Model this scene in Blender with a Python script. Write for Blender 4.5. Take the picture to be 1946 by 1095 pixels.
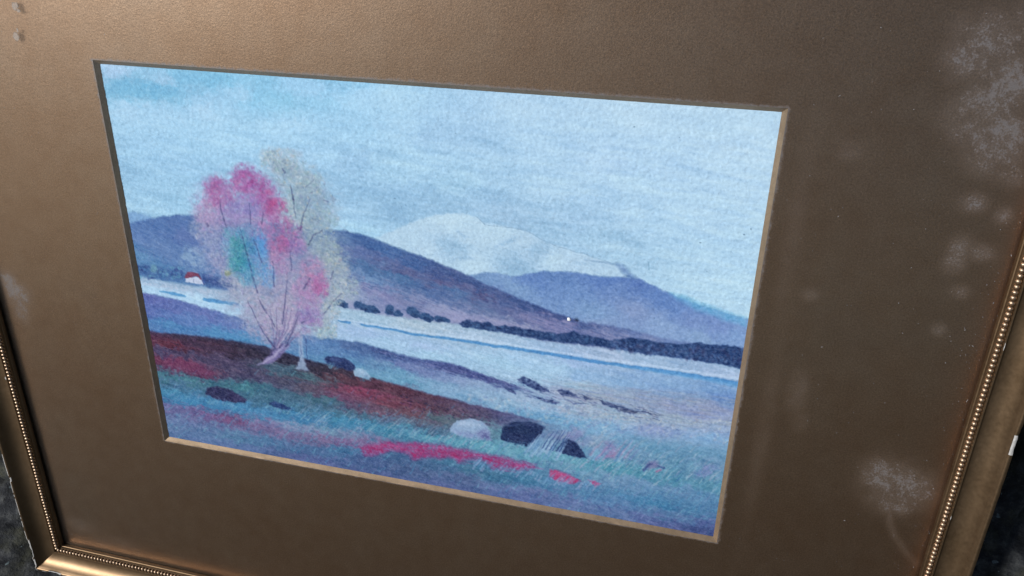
import bpy, bmesh, math, random
import numpy as np
from mathutils import Matrix, Vector

for o in list(bpy.data.objects): bpy.data.objects.remove(o, do_unlink=True)
scene = bpy.context.scene
COL = scene.collection

# ----------------------------------------------------------------- sizes (metres) of the framed picture
OPEN_W, OPEN_H = 0.254, 0.17456            # mat opening
SIDE, FOOT, HEAD = 0.0744, 0.0792, 0.0744  # visible mat margins
RAIL = 0.0139                              # rail width
BASE = OPEN_H+FOOT+RAIL                    # opening top above the frame's foot
TILT = math.radians(25)                    # the picture leans back on the stone
ROOT_M = Matrix.Rotation(-TILT, 4, 'X')
# picture space: X right, Y into the picture (mat face at 0, viewer on the minus side), Z up along it, foot at 0
def pic(x, y, h=0.0):                      # millimetres from the opening's top left corner; h towards the viewer
    return Vector((x/1000-OPEN_W/2, -h/1000, BASE-y/1000))

# ----------------------------------------------------------------- camera
cam = bpy.data.cameras.new('camera'); cam_o = bpy.data.objects.new('camera', cam); COL.objects.link(cam_o)
cam.sensor_width = 36.0; cam.lens = 36.0*1515.96/1946.0; cam.clip_start = 0.01; cam.clip_end = 500
loc = pic(230.536, -49.85, 264.25)
right = Vector((0.96924, 0.245105, 0.02232)); down = Vector((0.120909, -0.395198, -0.910604)); fwd = Vector((-0.214373, 0.885292, -0.412677))
m = Matrix.Identity(4)
for i in range(3): m[i][0], m[i][1], m[i][2], m[i][3] = right[i], -down[i], -fwd[i], loc[i]
cam_o.matrix_world = ROOT_M @ m
scene.camera = cam_o

# ----------------------------------------------------------------- light: a dull evening sky, the last soft light from upper left
SUN_DIR = Vector((-0.62, -0.52, 0.59)).normalized()
SUN_EL = math.asin(SUN_DIR.z); SUN_ROT = math.atan2(SUN_DIR.x, SUN_DIR.y)
world = bpy.data.worlds.new('World'); scene.world = world; world.use_nodes = True
wn = world.node_tree.nodes; wl = world.node_tree.links
sky = wn.new('ShaderNodeTexSky'); sky.sky_type = 'NISHITA'; sky.sun_disc = False
sky.sun_elevation = SUN_EL; sky.sun_rotation = SUN_ROT
wl.new(sky.outputs[0], wn['Background'].inputs[0]); wn['Background'].inputs[1].default_value = 0.05
sun = bpy.data.lights.new('sun', 'SUN'); sun.energy = 4.5; sun.angle = math.radians(14); sun.color = (1.0, 0.97, 0.93)
sun_o = bpy.data.objects.new('sun', sun); COL.objects.link(sun_o)
sun_o.rotation_euler = SUN_DIR.to_track_quat('Z', 'Y').to_euler()
scene.render.engine = 'CYCLES'
scene.view_settings.view_transform = 'Standard'; scene.view_settings.look = 'None'
scene.view_settings.gamma = 1.0; scene.view_settings.use_curve_mapping = False
scene.view_settings.exposure = 0.06
scene.cycles.max_bounces = 5; scene.cycles.diffuse_bounces = 2; scene.cycles.glossy_bounces = 3; scene.cycles.transparent_max_bounces = 8
scene.render.resolution_x = 1024; scene.render.resolution_y = 576

# ----------------------------------------------------------------- material helpers
def new_mat(name):
    mt = bpy.data.materials.new(name); mt.use_nodes = True
    nt = mt.node_tree; return mt, nt, nt.nodes['Principled BSDF']
def N(nt, kind, **kw):
    n = nt.nodes.new('ShaderNode'+kind)
    for k, v in kw.items():
        if k in n.inputs: n.inputs[k].default_value = v
        else: setattr(n, k, v)
    return n
def L(nt, a, b): nt.links.new(a, b)
def coords(nt, scale=(1, 1, 1), rot=(0, 0, 0)):
    tc = N(nt, 'TexCoord'); mp = N(nt, 'Mapping'); mp.inputs['Scale'].default_value = scale; mp.inputs['Rotation'].default_value = rot
    L(nt, tc.outputs['Object'], mp.inputs['Vector']); return mp.outputs['Vector']
def noise(nt, vec, scale, detail=4, rough=.6):
    n = N(nt, 'TexNoise', Scale=scale, Detail=detail, Roughness=rough); L(nt, vec, n.inputs['Vector']); return n.outputs['Fac']
def ramp(nt, fac, stops):
    r = N(nt, 'ValToRGB'); e = r.color_ramp.elements
    e[0].position, e[0].color = stops[0][0], (*stops[0][1], 1); e[1].position, e[1].color = stops[-1][0], (*stops[-1][1], 1)
    for p, c in stops[1:-1]: k = e.new(p); k.color = (*c, 1)
    L(nt, fac, r.inputs['Fac']); return r.outputs['Color']
def mathn(nt, op, a, b=None, clamp=False):
    n = N(nt, 'Math', operation=op); n.use_clamp = clamp
    for i, v in enumerate((a, b)):
        if v is None: continue
        if isinstance(v, (int, float)): n.inputs[i].default_value = v
        else: L(nt, v, n.inputs[i])
    return n.outputs[0]
def mixc(nt, fac, a, b, mode='MIX'):
    n = N(nt, 'Mix', data_type='RGBA', blend_type=mode)
    for sock, v in ((n.inputs['Factor'], fac), (n.inputs[6], a), (n.inputs[7], b)):
        if isinstance(v, (int, float)): sock.default_value = v
        elif isinstance(v, tuple): sock.default_value = (*v, 1)
        else: L(nt, v, sock)
    return n.outputs[2]
def bump(nt, h, strength, dist, prev=None):
    b = N(nt, 'Bump', Strength=strength, Distance=dist); L(nt, h, b.inputs['Height'])
    if prev is not None: L(nt, prev, b.inputs['Normal'])
    return b.outputs['Normal']
def attr(nt, name, out='Fac'): n = N(nt, 'Attribute', attribute_name=name); return n.outputs[out]

# ----------------------------------------------------------------- materials
def mat_paper():
    mt, nt, p = new_mat('watercolour_paper'); v = coords(nt)
    c = attr(nt, 'pigment', 'Color')
    g = noise(nt, v, 2600, 3, .6)
    L(nt, mixc(nt, .10, c, ramp(nt, g, [(.3, (.55, .55, .55)), (.7, (1, 1, 1))]), 'MULTIPLY'), p.inputs['Base Color'])
    p.inputs['Roughness'].default_value = .95; p.inputs['Specular IOR Level'].default_value = .12
    L(nt, bump(nt, noise(nt, v, 1500, 4, .65), .35, .0002), p.inputs['Normal']); return mt
def mat_gold_card():
    mt, nt, p = new_mat('gold_card'); v = coords(nt)
    big = noise(nt, v, 14, 5, .6); mid = noise(nt, v, 120, 4, .6); fine = noise(nt, v, 1700, 3, .75); grit = noise(nt, v, 800, 2, .5)
    base = ramp(nt, big, [(.28, (.278, .164, .092)), (.55, (.304, .196, .122)), (.78, (.284, .200, .138))])
    base = mixc(nt, .22, base, ramp(nt, mid, [(.3, (.16, .10, .07)), (.7, (.31, .235, .185))]))
    base = mixc(nt, .75, base, ramp(nt, fine, [(.30, (.42, .42, .42)), (.70, (1.12, 1.12, 1.12))]), 'MULTIPLY')
    # warm light reflected off the gilt rails, painted into the card colour
    glow = attr(nt, 'rail_glow'); base = mixc(nt, glow, base, (.34, .135, .055))
    # mildew bloom and the dusty, bruised edge of the opening
    bl = attr(nt, 'bloom'); ed = attr(nt, 'edge')
    n1 = noise(nt, v, 560, 5, .75); n2 = noise(nt, v, 1700, 3, .7)
    soft = mathn(nt, 'MULTIPLY', bl, .26)
    gr = mathn(nt, 'ADD', mathn(nt, 'MULTIPLY', n1, .62), mathn(nt, 'MULTIPLY', n2, .38))
    th = mathn(nt, 'SUBTRACT', gr, mathn(nt, 'SUBTRACT', .66, mathn(nt, 'MULTIPLY', bl, .185)))     # grains crowd together where the bloom is thick
    mr = N(nt, 'MapRange'); mr.interpolation_type = 'SMOOTHSTEP'; L(nt, th, mr.inputs['Value']); mr.inputs['From Min'].default_value = -.045; mr.inputs['From Max'].default_value = .10; mr.inputs['To Max'].default_value = .62
    grains = mathn(nt, 'MULTIPLY', mr.outputs[0], mathn(nt, 'MULTIPLY', bl, 1.6, True), True)
    mould = mathn(nt, 'MAXIMUM', soft, grains)
    e2 = mathn(nt, 'ADD', ed, mathn(nt, 'MULTIPLY', mathn(nt, 'SUBTRACT', noise(nt, coords(nt, (1, 1, 1)), 520, 5, .75), .5), 1.7))
    me = N(nt, 'MapRange'); me.interpolation_type = 'SMOOTHSTEP'; L(nt, e2, me.inputs['Value']); me.inputs['From Min'].default_value = .45; me.inputs['From Max'].default_value = 1.1; me.inputs['To Max'].default_value = .62
    cover = mathn(nt, 'MAXIMUM', mould, me.outputs[0])
    # stray grains of dust
    w = N(nt, 'TexVoronoi', Scale=420.0); L(nt, v, w.inputs['Vector'])
    sp = N(nt, 'MapRange'); L(nt, w.outputs['Distance'], sp.inputs['Value']); sp.inputs['From Min'].default_value = .12; sp.inputs['From Max'].default_value = .05
    keep = N(nt, 'MapRange'); L(nt, noise(nt, v, 95, 2, .5), keep.inputs['Value']); keep.inputs['From Min'].default_value = .58; keep.inputs['From Max'].default_value = .66
    cover = mathn(nt, 'MAXIMUM', cover, mathn(nt, 'MULTIPLY', mathn(nt, 'MULTIPLY', sp.outputs[0], keep.outputs[0]), .55))
    L(nt, mixc(nt, cover, base, (.150, .162, .190)), p.inputs['Base Color'])
    L(nt, mathn(nt, 'MULTIPLY', mathn(nt, 'SUBTRACT', 1.0, cover), .94), p.inputs['Metallic'])
    L(nt, mathn(nt, 'ADD', .32, mathn(nt, 'MULTIPLY', grit, .10)), p.inputs['Roughness'])
    n = bump(nt, grit, .13, .0002); L(nt, bump(nt, fine, .32, .00014, n), p.inputs['Normal']); return mt
def mat_gilt(name, a, b, rough, dirt, metal=.95):
    mt, nt, p = new_mat(name); v = coords(nt)
    n1 = noise(nt, v, 60, 6, .65); n2 = noise(nt, v, 700, 4, .7)
    c = mixc(nt, .22, ramp(nt, n1, [(.3, a), (.7, b)]), ramp(nt, n2, [(.3, tuple(k*.6 for k in a)), (.7, b)]))
    d = N(nt, 'MapRange'); L(nt, noise(nt, v, 330, 5, .75), d.inputs['Value']); d.inputs['From Min'].default_value = .60; d.inputs['From Max'].default_value = .74; d.inputs['To Max'].default_value = dirt
    L(nt, mixc(nt, d.outputs[0], c, (.07, .045, .03)), p.inputs['Base Color'])
    L(nt, mathn(nt, 'MULTIPLY', mathn(nt, 'SUBTRACT', 1.0, d.outputs[0]), metal), p.inputs['Metallic'])
    L(nt, mathn(nt, 'ADD', rough, mathn(nt, 'MULTIPLY', n2, .18)), p.inputs['Roughness'])
    L(nt, bump(nt, n2, .10, .0002), p.inputs['Normal']); return mt
def mat_gesso():
    mt, nt, p = new_mat('bare_gesso'); v = coords(nt)
    L(nt, ramp(nt, noise(nt, v, 500, 5, .7), [(.3, (.26, .25, .24)), (.7, (.50, .50, .50))]), p.inputs['Base Color']); p.inputs['Roughness'].default_value = .9
    L(nt, bump(nt, noise(nt, v, 900, 4, .7), .5, .0004), p.inputs['Normal']); return mt
def mat_glass(name, refl):
    mt, nt, p = new_mat(name); nt.nodes.remove(p); out = nt.nodes['Material Output']
    tr = N(nt, 'BsdfTransparent'); tr.inputs['Color'].default_value = (.985, .99, .988, 1)
    if not refl: L(nt, tr.outputs[0], out.inputs['Surface']); return mt
    gl = N(nt, 'BsdfGlossy', Roughness=.30); mx = N(nt, 'MixShader')
    lw = N(nt, 'LayerWeight', Blend=.5); f5 = mathn(nt, 'POWER', lw.outputs['Facing'], 5.0)     # Schlick reflectance of glass
    fr = mathn(nt, 'ADD', mathn(nt, 'MULTIPLY', f5, .9), .04)
    L(nt, fr, mx.inputs[0]); L(nt, tr.outputs[0], mx.inputs[1]); L(nt, gl.outputs[0], mx.inputs[2])
    L(nt, mx.outputs[0], out.inputs['Surface']); return mt
def mat_plain(name, c, rough=.8, var=.25, scale=400):
    mt, nt, p = new_mat(name); v = coords(nt)
    L(nt, ramp(nt, noise(nt, v, scale, 4, .65), [(.3, tuple(k*(1-var) for k in c)), (.7, tuple(min(1, k*(1+var)) for k in c))]), p.inputs['Base Color']); p.inputs['Roughness'].default_value = rough; return mt
def mat_stone():
    mt, nt, p = new_mat('mossy_stone'); v = coords(nt)
    n1 = noise(nt, v, 26, 8, .65); n2 = noise(nt, v, 130, 8, .7); n3 = noise(nt, v, 600, 5, .7)
    c = ramp(nt, n2, [(.30, (.006, .007, .010)), (.5, (.028, .031, .036)), (.74, (.115, .12, .12))])
    moss = N(nt, 'MapRange'); L(nt, n1, moss.inputs['Value']); moss.inputs['From Min'].default_value = .46; moss.inputs['From Max'].default_value = .62; moss.inputs['To Max'].default_value = .75
    c = mixc(nt, moss.outputs[0], c, ramp(nt, n3, [(.3, (.014, .016, .010)), (.7, (.095, .095, .05))]))
    w = N(nt, 'TexVoronoi', Scale=150.0); L(nt, v, w.inputs['Vector'])
    li = mathn(nt, 'MULTIPLY', mathn(nt, 'LESS_THAN', mathn(nt, 'ADD', w.outputs['Distance'], mathn(nt, 'MULTIPLY', n3, .35)), .36), mathn(nt, 'GREATER_THAN', noise(nt, v, 38, 3, .6), .56))
    c = mixc(nt, mathn(nt, 'MULTIPLY', li, .7), c, (.16, .21, .23))
    L(nt, c, p.inputs['Base Color']); p.inputs['Roughness'].default_value = .92; p.inputs['Specular IOR Level'].default_value = .25
    n = bump(nt, n2, .7, .004); L(nt, bump(nt, n3, .6, .0012, n), p.inputs['Normal']); return mt

PAPER, CARD, GESSO, GLASS, STONE = mat_paper(), mat_gold_card(), mat_gesso(), [mat_glass('picture_glass', True), mat_glass('picture_glass_back', False)], mat_stone()
GILT = mat_gilt('gilt_moulding', (.135, .088, .05), (.205, .14, .085), .37, .22)
BEADG = mat_gilt('gilt_beads', (.38, .275, .19), (.56, .42, .30), .34, .35)
BEVELG = mat_gilt('gilt_bevel', (.21, .145, .09), (.33, .235, .155), .40, .30, .55)
LICHEN = mat_plain('lichen', (.34, .46, .50), .95, .45, 700); DUST = mat_plain('dust', (.26, .265, .28), .9, .3); BOARD = mat_plain('backing_board', (.16, .11, .07), .9); SOIL = mat_plain('dark_soil', (.035, .032, .026), .95, .5, 30)
DROP = mat_plain('dried_drop', (.40, .39, .38), .95, .2, 900); DROP.node_tree.nodes['Principled BSDF'].inputs['Alpha'].default_value = .30

# ----------------------------------------------------------------- object helpers
def link(name, me, mats, parent=None, label=None):
    for x in (mats if isinstance(mats, (list, tuple)) else [mats]): me.materials.append(x)
    o = bpy.data.objects.new(name, me); COL.objects.link(o)
    if parent is not None: o.parent = parent
    if label: o['label'] = label
    return o
def mesh(name, verts, faces, smooth=False):
    me = bpy.data.meshes.new(name); me.from_pydata([tuple(v) for v in verts], [], faces); me.update()
    if smooth: me.polygons.foreach_set('use_smooth', [True]*len(me.polygons))
    return me
def grid_mesh(name, co, keep=None, smooth=True):
    """quad sheet from an (ny, nx, 3) array, fast"""
    ny, nx = co.shape[:2]; idx = np.arange(ny*nx, dtype=np.int32).reshape(ny, nx)
    q = np.stack([idx[:-1, :-1], idx[1:, :-1], idx[1:, 1:], idx[:-1, 1:]], -1)
    q = q[keep] if keep is not None else q.reshape(-1, 4)
    me = bpy.data.meshes.new(name); me.vertices.add(ny*nx); me.vertices.foreach_set('co', co.astype(np.float32).ravel())
    me.loops.add(q.size); me.loops.foreach_set('vertex_index', q.ravel()); me.polygons.add(len(q))
    me.polygons.foreach_set('loop_start', np.arange(0, q.size, 4, dtype=np.int32)); me.polygons.foreach_set('loop_total', np.full(len(q), 4, np.int32))
    me.update(calc_edges=True); me.validate()
    if smooth: me.polygons.foreach_set('use_smooth', np.ones(len(q), bool))
    return me
def vattr(me, name, val): a = me.attributes.new(name, 'FLOAT', 'POINT'); a.data.foreach_set('value', np.asarray(val, np.float32).ravel())
def lattice(seed, x, y, cell):
    """smooth value noise in plain numpy, about -1..1"""
    r = np.random.default_rng(seed).uniform(-1, 1, (256, 256)); X, Y = x/cell, y/cell
    xi, yi = np.floor(X).astype(int), np.floor(Y).astype(int); fx, fy = X-xi, Y-yi; fx = fx*fx*(3-2*fx); fy = fy*fy*(3-2*fy)
    g = lambda a, b: r[a % 256, b % 256]
    return (g(xi, yi)*(1-fx)+g(xi+1, yi)*fx)*(1-fy)+(g(xi, yi+1)*(1-fx)+g(xi+1, yi+1)*fx)*fy

# ----------------------------------------------------------------- the watercolour: pigment laid on the sheet
# Pigment is mixed on a fine grid of the sheet (u right, v down, 0..1 over the mat opening) and stored as the
# colour attribute of the paper mesh.  Shapes are given in a drawing grid (gx, gy) tied to the sheet by SHEET_TO_GRID.
SHEET_TO_GRID = np.array([[1048.738132, 210.207867, 181.644186], [54.83849, 918.343574, 112.871675], [-0.178324, 0.235921, 1.0]])

def paint_sheet(u0, u1, v0, v1, nx, ny):
    us = np.linspace(u0, u1, nx, dtype=np.float32); vs = np.linspace(v0, v1, ny, dtype=np.float32)
    U, V = np.meshgrid(us, vs)
    M = SHEET_TO_GRID
    den = M[2, 0]*U + M[2, 1]*V + M[2, 2]
    X0 = ((M[0, 0]*U + M[0, 1]*V + M[0, 2])/den).astype(np.float32)
    Y0 = ((M[1, 0]*U + M[1, 1]*V + M[1, 2])/den).astype(np.float32)
    dmm = (u1-u0)*254.0/nx                                   # grid step in mm
    fx = np.fft.rfftfreq(nx, d=dmm)[None, :]; fy = np.fft.fftfreq(ny, d=dmm)[:, None]
    rng = np.random.default_rng(7)
    def noise(lx, ly=None, seed=0, ang=0.0, oct_=1):
        """filtered noise, feature size lx by ly millimetres, turned by ang (radians), about unit variance"""
        ly = ly or lx; out = 0
        for o in range(oct_):
            r = np.random.default_rng(seed*17+o).standard_normal((ny, nx)).astype(np.float32)
            c, s = math.cos(ang), math.sin(ang)
            a = fx*c+fy*s; b = -fx*s+fy*c
            k = 2.0**o
            g = np.exp(-((a*lx/k)**2+(b*ly/k)**2)*3.2)
            n = np.fft.irfft2(np.fft.rfft2(r)*g, s=(ny, nx)); n = n/(n.std()+1e-9)
            out = out+n*(0.6**o)
        return (out/np.std(out)).astype(np.float32)
    def sm(a, b, x):
        t = np.clip((x-a)/(b-a), 0, 1); return t*t*(3-2*t)
    # a shaky hand: every edge follows a slightly wandering grid
    w1 = noise(2.0, seed=1); w2 = noise(2.0, seed=2); w3 = noise(.7, seed=3); w4 = noise(.7, seed=4)
    X = X0+w1*.55+w3*.38; Y = Y0+w2*.55+w4*.38
    XS = X0+w1*.45+w3*.12; YS = Y0+w2*.45+w4*.12
    col = np.zeros((ny, nx, 3), np.float32)
    # pigment grain: settles in the hollows of the paper
    tooth = noise(1.0, .75, 5, .15, 3)
    fine = noise(.45, seed=6)
    streak = noise(7.0, .8, 8, .10, 2); streak2 = noise(16.0, 1.6, 9, .10, 2); cloud = noise(14, 7, 10, .05, 3); mott = noise(2.6, 1.7, 11, .1, 2)
    blot = noise(5, 3.2, 12, .1, 2)
    C = lambda c: np.array(c, np.float32)
    def mix(mask, c):
        nonlocal col
        c = C(c) if not isinstance(c, np.ndarray) else c
        col += (c-col)*mask[..., None]
    Mi = np.linalg.inv(M)
    def win(x0, y0, x1, y1, pad):
        q = Mi @ np.array([[x0-pad, x1+pad, x1+pad, x0-pad], [y0-pad, y0-pad, y1+pad, y1+pad], [1, 1, 1, 1]])
        jj = (q[0]/q[2]-u0)/(u1-u0)*(nx-1); ii = (q[1]/q[2]-v0)/(v1-v0)*(ny-1)
        j0, j1, i0, i1 = max(0, int(jj.min())), min(nx, int(jj.max())+2), max(0, int(ii.min())), min(ny, int(ii.max())+2)
        return (slice(i0, i1), slice(j0, j1)) if i1 > i0+1 and j1 > j0+1 else None
    def mixw(w, mask, c):
        sub = col[w]; sub += (C(c)-sub)*mask[..., None]
    def curve(pts): p = np.array(pts, np.float32); return np.interp(X, p[:, 0], p[:, 1]).astype(np.float32)
    def below(pts, soft=2.0): return sm(-soft*1.5, soft*1.5, Y-curve(pts))
    def poly(pts, c, op=1.0, soft=1.5, grain=.0):
        soft = soft*1.35; grain = grain*.5
        p = np.array(pts, np.float32); w = win(p[:, 0].min(), p[:, 1].min(), p[:, 0].max(), p[:, 1].max(), soft+6)
        if w is None: return
        x, y = X[w], Y[w]; ins = np.zeros(x.shape, bool); d = np.full(x.shape, 1e9, np.float32); n = len(p)
        for i in range(n):
            ax, ay = p[i]; bx, by = p[(i+1) % n]
            if ay != by: ins ^= ((ay > y) != (by > y)) & (x < (bx-ax)*(y-ay)/(by-ay)+ax)
            ex, ey = bx-ax, by-ay; t = np.clip(((x-ax)*ex+(y-ay)*ey)/(ex*ex+ey*ey+1e-6), 0, 1)
            d = np.minimum(d, np.hypot(x-ax-t*ex, y-ay-t*ey))
        sd = np.where(ins, -d, d); m = 1-sm(-soft, soft, sd)
        mixw(w, m*np.clip(op*(1+grain*tooth[w]), 0, 1), c)
    def stroke(pts, width, c, op=1.0, soft=1.0, dry=0.0, taper=True):
        p = np.array(pts, np.float32); wd = np.max(width)
        w = win(p[:, 0].min(), p[:, 1].min(), p[:, 0].max(), p[:, 1].max(), wd+soft+5)
        if w is None: return
        x, y = XS[w], YS[w]; n = len(p)-1; best = np.full(x.shape, 1e9, np.float32); wi = np.interp(np.linspace(0, 1, n+1), np.linspace(0, 1, len(np.atleast_1d(width))), np.atleast_1d(width))
        for i in range(n):
            ex, ey = p[i+1]-p[i]; t = np.clip(((x-p[i, 0])*ex+(y-p[i, 1])*ey)/(ex*ex+ey*ey+1e-6), 0, 1)
            best = np.minimum(best, np.hypot(x-p[i, 0]-t*ex, y-p[i, 1]-t*ey)-(wi[i]*(1-t)+wi[i+1]*t)*.5)
        m = 1-sm(-soft, soft, best)
        if dry: m = m*sm(-dry, dry*.3+.4, -tooth[w]+.5)
        mixw(w, m*op, c)
    def blob(cx, cy, rx, ry, c, op=.8, ang=0.0, edge=.35, stip=.0):
        R = max(rx, ry)*1.5; w = win(cx-R, cy-R, cx+R, cy+R, 4)
        if w is None: return
        x, y = X[w]-cx, Y[w]-cy; ca, sa = math.cos(ang), math.sin(ang)
        r = np.hypot((x*ca+y*sa)/rx, (-x*sa+y*ca)/ry)+mott[w]*.09+w3[w]*.03
        m = 1-sm(1-edge, 1+edge, r)
        if stip: m = m*np.clip(1-stip*(.5+.5*np.clip(mott[w]*.7+tooth[w]*.6, -1.5, 1.5)), 0, 1)
        mixw(w, m*op, c)
    def wash(pts, ax=1.0, ay=1.0, slope=0.0, power=3.0, jit=1.0, blur=90.0):
        p = np.array(pts, np.float32); num = np.zeros((ny, nx, 3), np.float32); dn = np.zeros((ny, nx), np.float32)
        xx = X0+(w1*2+blot*4+w3*2)*jit; yy = Y0+(w2*1.0+mott*1.3+streak*1.0+w4*.8)*jit
        for q in p:
            dx = (xx-q[0]); dy = (yy-q[1]-slope*dx)
            k = 1/((dx*ax)**2+(dy*ay)**2+blur)**(power*.5)
            num += k[..., None]*q[2:5]; dn += k
        return num/dn[..., None]

    # ---- sky
    sky = wash([(215,133,165,200,235),(242,168,112,186,230),(283,174,98,180,228),(324,174,108,186,232),(352,149,120,190,235),(407,155,116,190,235),(311,155,165,202,235),(393,185,150,198,235),(450,180,158,203,237),
        (489,188,125,195,238),(544,193,132,198,235),(502,155,132,195,235),(560,160,150,200,238),(598,171,160,205,240),(612,190,140,200,238),(640,155,125,190,235),(242,210,163,204,236),(379,210,168,207,238),(300,215,160,204,237),(544,237,165,208,240),(680,180,160,206,240),
        (407,264,155,203,238),(270,292,146,196,235),(242,333,127,179,225),(352,319,146,196,236),(297,347,146,196,234),(262,364,140,190,230),(283,402,155,200,232),(346,385,150,198,232),(330,350,140,190,230),
        (750,188,165,208,238),(887,251,138,183,227),(818,262,143,187,229),(859,240,152,196,234),(940,258,150,194,232),(760,240,162,206,238),(695,251,155,205,240),(969,216,170,208,238),(1024,284,165,205,238),(750,298,160,205,235),(667,312,140,185,228),(695,353,130,178,225),(777,367,130,178,225),
        (873,347,157,202,231),(850,352,156,201,231),(763,334,156,201,231),(740,318,156,201,231),(820,310,158,203,235),(914,372,138,184,227),(969,339,146,191,229),(1051,361,165,205,235),(1051,408,145,190,230),(675,407,140,185,225),(757,402,128,174,219),(840,390,128,174,219),(661,435,155,205,235),(949,402,138,179,220),
        (1031,407,148,189,225),(976,429,138,179,220),(1045,440,138,184,224),(1190,215,170,208,238),(1354,242,175,212,240),(1162,313,160,200,238),(1272,313,160,202,238),(1409,324,172,210,240),(1190,352,170,210,238),(1148,385,147,192,231),(1327,393,168,208,238),(1107,420,140,185,228),(1272,434,155,200,235),
        (1150,447,143,189,225),(1204,488,150,195,228),(1287,502,158,202,232),(1369,488,162,206,238),(1369,557,166,210,238),(1314,543,168,210,235),(1450,260,174,211,240),(640,380,140,186,228),(600,300,152,199,236)], .8, 1.5, .07, 3.0, 2.0, 260.0)
    skm = C((164, 205, 235)); sky = sky+(skm-sky)*(.0+.46*sm(150, 240, Y0))[..., None]; sky += C((-1, 3, 5))
    sky += (noise(11, 1.6, 41, .08, 3)*2.6*sm(190, 300, Y0))[..., None]*C((1.1, .9, .4))
    sky += (sm(500, 1250, X0)*5)[..., None]*C((1.6, .4, -.3))
    col[:] = sky
    f = np.clip(cloud*1.2+streak2*1.3, -4, 4)
    col += f[..., None]*C((1.0, .7, .35))
    # ---- snowy mountain
    mt = [(150,900),(655,468),(720,450),(760,432),(800,416),(825,409),(850,406),(880,406),(905,412),(920,425),(960,430),(1000,438),(1040,462),(1100,480),(1160,500),(1190,508),(1230,900)]
    m = below(mt, 2.2)*sm(640, 740, X0)*(1-sm(1185, 1225, X0))
    mix(m, wash([(760,450,171,207,233),(850,420,179,213,236),(900,450,174,209,234),(1000,460,172,207,233),(1100,500,172,207,234),(900,500,177,212,236),(980,510,150,192,228),(700,470,171,209,236),(1050,490,177,212,236),(860,470,153,194,228),(940,440,177,212,236),(820,480,174,209,235),(1020,475,152,193,228)], 1, 1.5, .15))
    for s in [[(862,494),(880,490),(900,491)],[(960,512),(985,510),(1000,516)],[(1095,500),(1130,502)],[(870,440),(884,452)],[(940,470),(975,455),(990,450)]]: stroke(s, [4, 9, 3], (132,174,216), .5, 4.0, .5)
    stroke([(905,412),(918,424),(922,428),(960,431),(1000,438),(1035,458),(1060,470),(1110,482),(1160,500)], 1.4, (110,140,180), .45, 1.0, .6)
    for k in range(150):
        x = rng.uniform(740, 1170); t0 = np.interp(x, [q[0] for q in mt], [q[1] for q in mt]); y = t0+rng.uniform(6, 80); L_ = rng.uniform(8, 30)
        if y > 520: continue
        stroke([(x, y), (x+L_, y+L_*rng.uniform(.15, .5))], [1, 3, 1], [(140,180,218),(188,214,236),(150,190,224)][k % 3], .3, 1.8)
    # ---- far blue hills
    hillC = [(860,900),(888,523),(930,517),(980,525),(1005,520),(1030,515),(1080,516),(1150,527),(1178,527),(1200,530),(1215,530),(1260,553),(1330,580),(1416,606),(1460,618)]
    mix(below(hillC, 1.8), wash([(1067,524,103,138,200),(1150,530,95,130,200),(1095,557,114,149,209),(1177,551,113,144,205),(1204,535,88,118,190),(1259,562,103,138,204),(1204,590,138,159,210),(1122,590,128,163,214),(1287,584,105,140,205),(1314,606,124,150,210),
        (1259,623,140,170,220),(1369,623,122,148,210),(1396,639,130,165,220),(921,528,122,158,210),(976,544,130,165,215),(1017,528,104,139,204),(950,560,120,150,208),(1330,640,140,172,220),(1150,620,140,165,215)], .9, 1.6, .28))
    poly([(1170,500),(1187,506),(1204,522),(1226,540),(1196,534),(1182,518)], (104,136,198), .62, 4, .2); stroke([(1110,494),(1140,498),(1172,503)], [1, 3, 4], (125,160,208), .5, 2)
    poly([(1272,558),(1300,562),(1340,578),(1380,592),(1420,606),(1420,622),(1370,606),(1320,588)], (98,178,230), .75, 5, .15)
    poly([(232,425),(234,406),(254,402),(276,408),(296,416),(240,430)], (118,166,222), .85, 3)
    # ---- the long near hill
    hillD = [(150,432),(245,424),(290,415),(335,408),(370,410),(420,418),(520,424),(620,436),(660,439),(690,446),(740,465),(800,487),(870,514),(930,543),(1000,573),(1060,596),(1100,610),(1180,622),(1260,643),(1350,657),(1460,670)]
    mD = below(hillD, 2.2)
    wD = wash([(262,448,100,130,195),(304,427,88,122,188),(346,419,88,118,184),(304,469,105,135,195),(262,490,92,140,196),(359,448,104,124,190),(240,440,100,135,198),(420,450,105,125,188),(647,457,90,120,180),(688,459,74,104,170),(730,476,74,108,174),(784,498,74,103,169),
        (675,476,114,124,184),(743,498,102,108,168),(702,511,84,118,174),(773,517,112,104,158),(757,528,80,118,174),(702,531,118,150,202),(839,522,78,88,153),(853,542,116,99,153),(921,561,122,98,148),(908,544,72,88,153),(867,555,90,122,178),(812,550,90,113,174),(702,550,148,148,200),
        (730,561,145,140,195),(771,572,140,140,190),(839,588,152,156,204),(921,588,110,122,174),(976,594,110,113,169),(949,572,86,100,162),(1004,605,145,138,190),(976,616,165,163,205),(1045,613,150,138,190),(1004,577,68,82,148),(1045,592,76,82,148),(1067,600,70,78,143),(1122,617,95,103,164),(1067,620,145,140,195),
        (1150,634,150,150,200),(1204,631,110,124,184),(1232,641,130,140,195),(660,540,140,160,205),(650,580,160,170,212),(880,600,160,160,208),(1300,660,120,140,200)], .6, 2.0, .36, 3.2, 1.6)
    wD += (noise(4.5, 1.0, 21, .34, 3)*5.5)[..., None]*C((1, .8, .6))+(tooth*3.5)[..., None]
    mix(mD, wD-C((3, 1, 4)))
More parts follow.
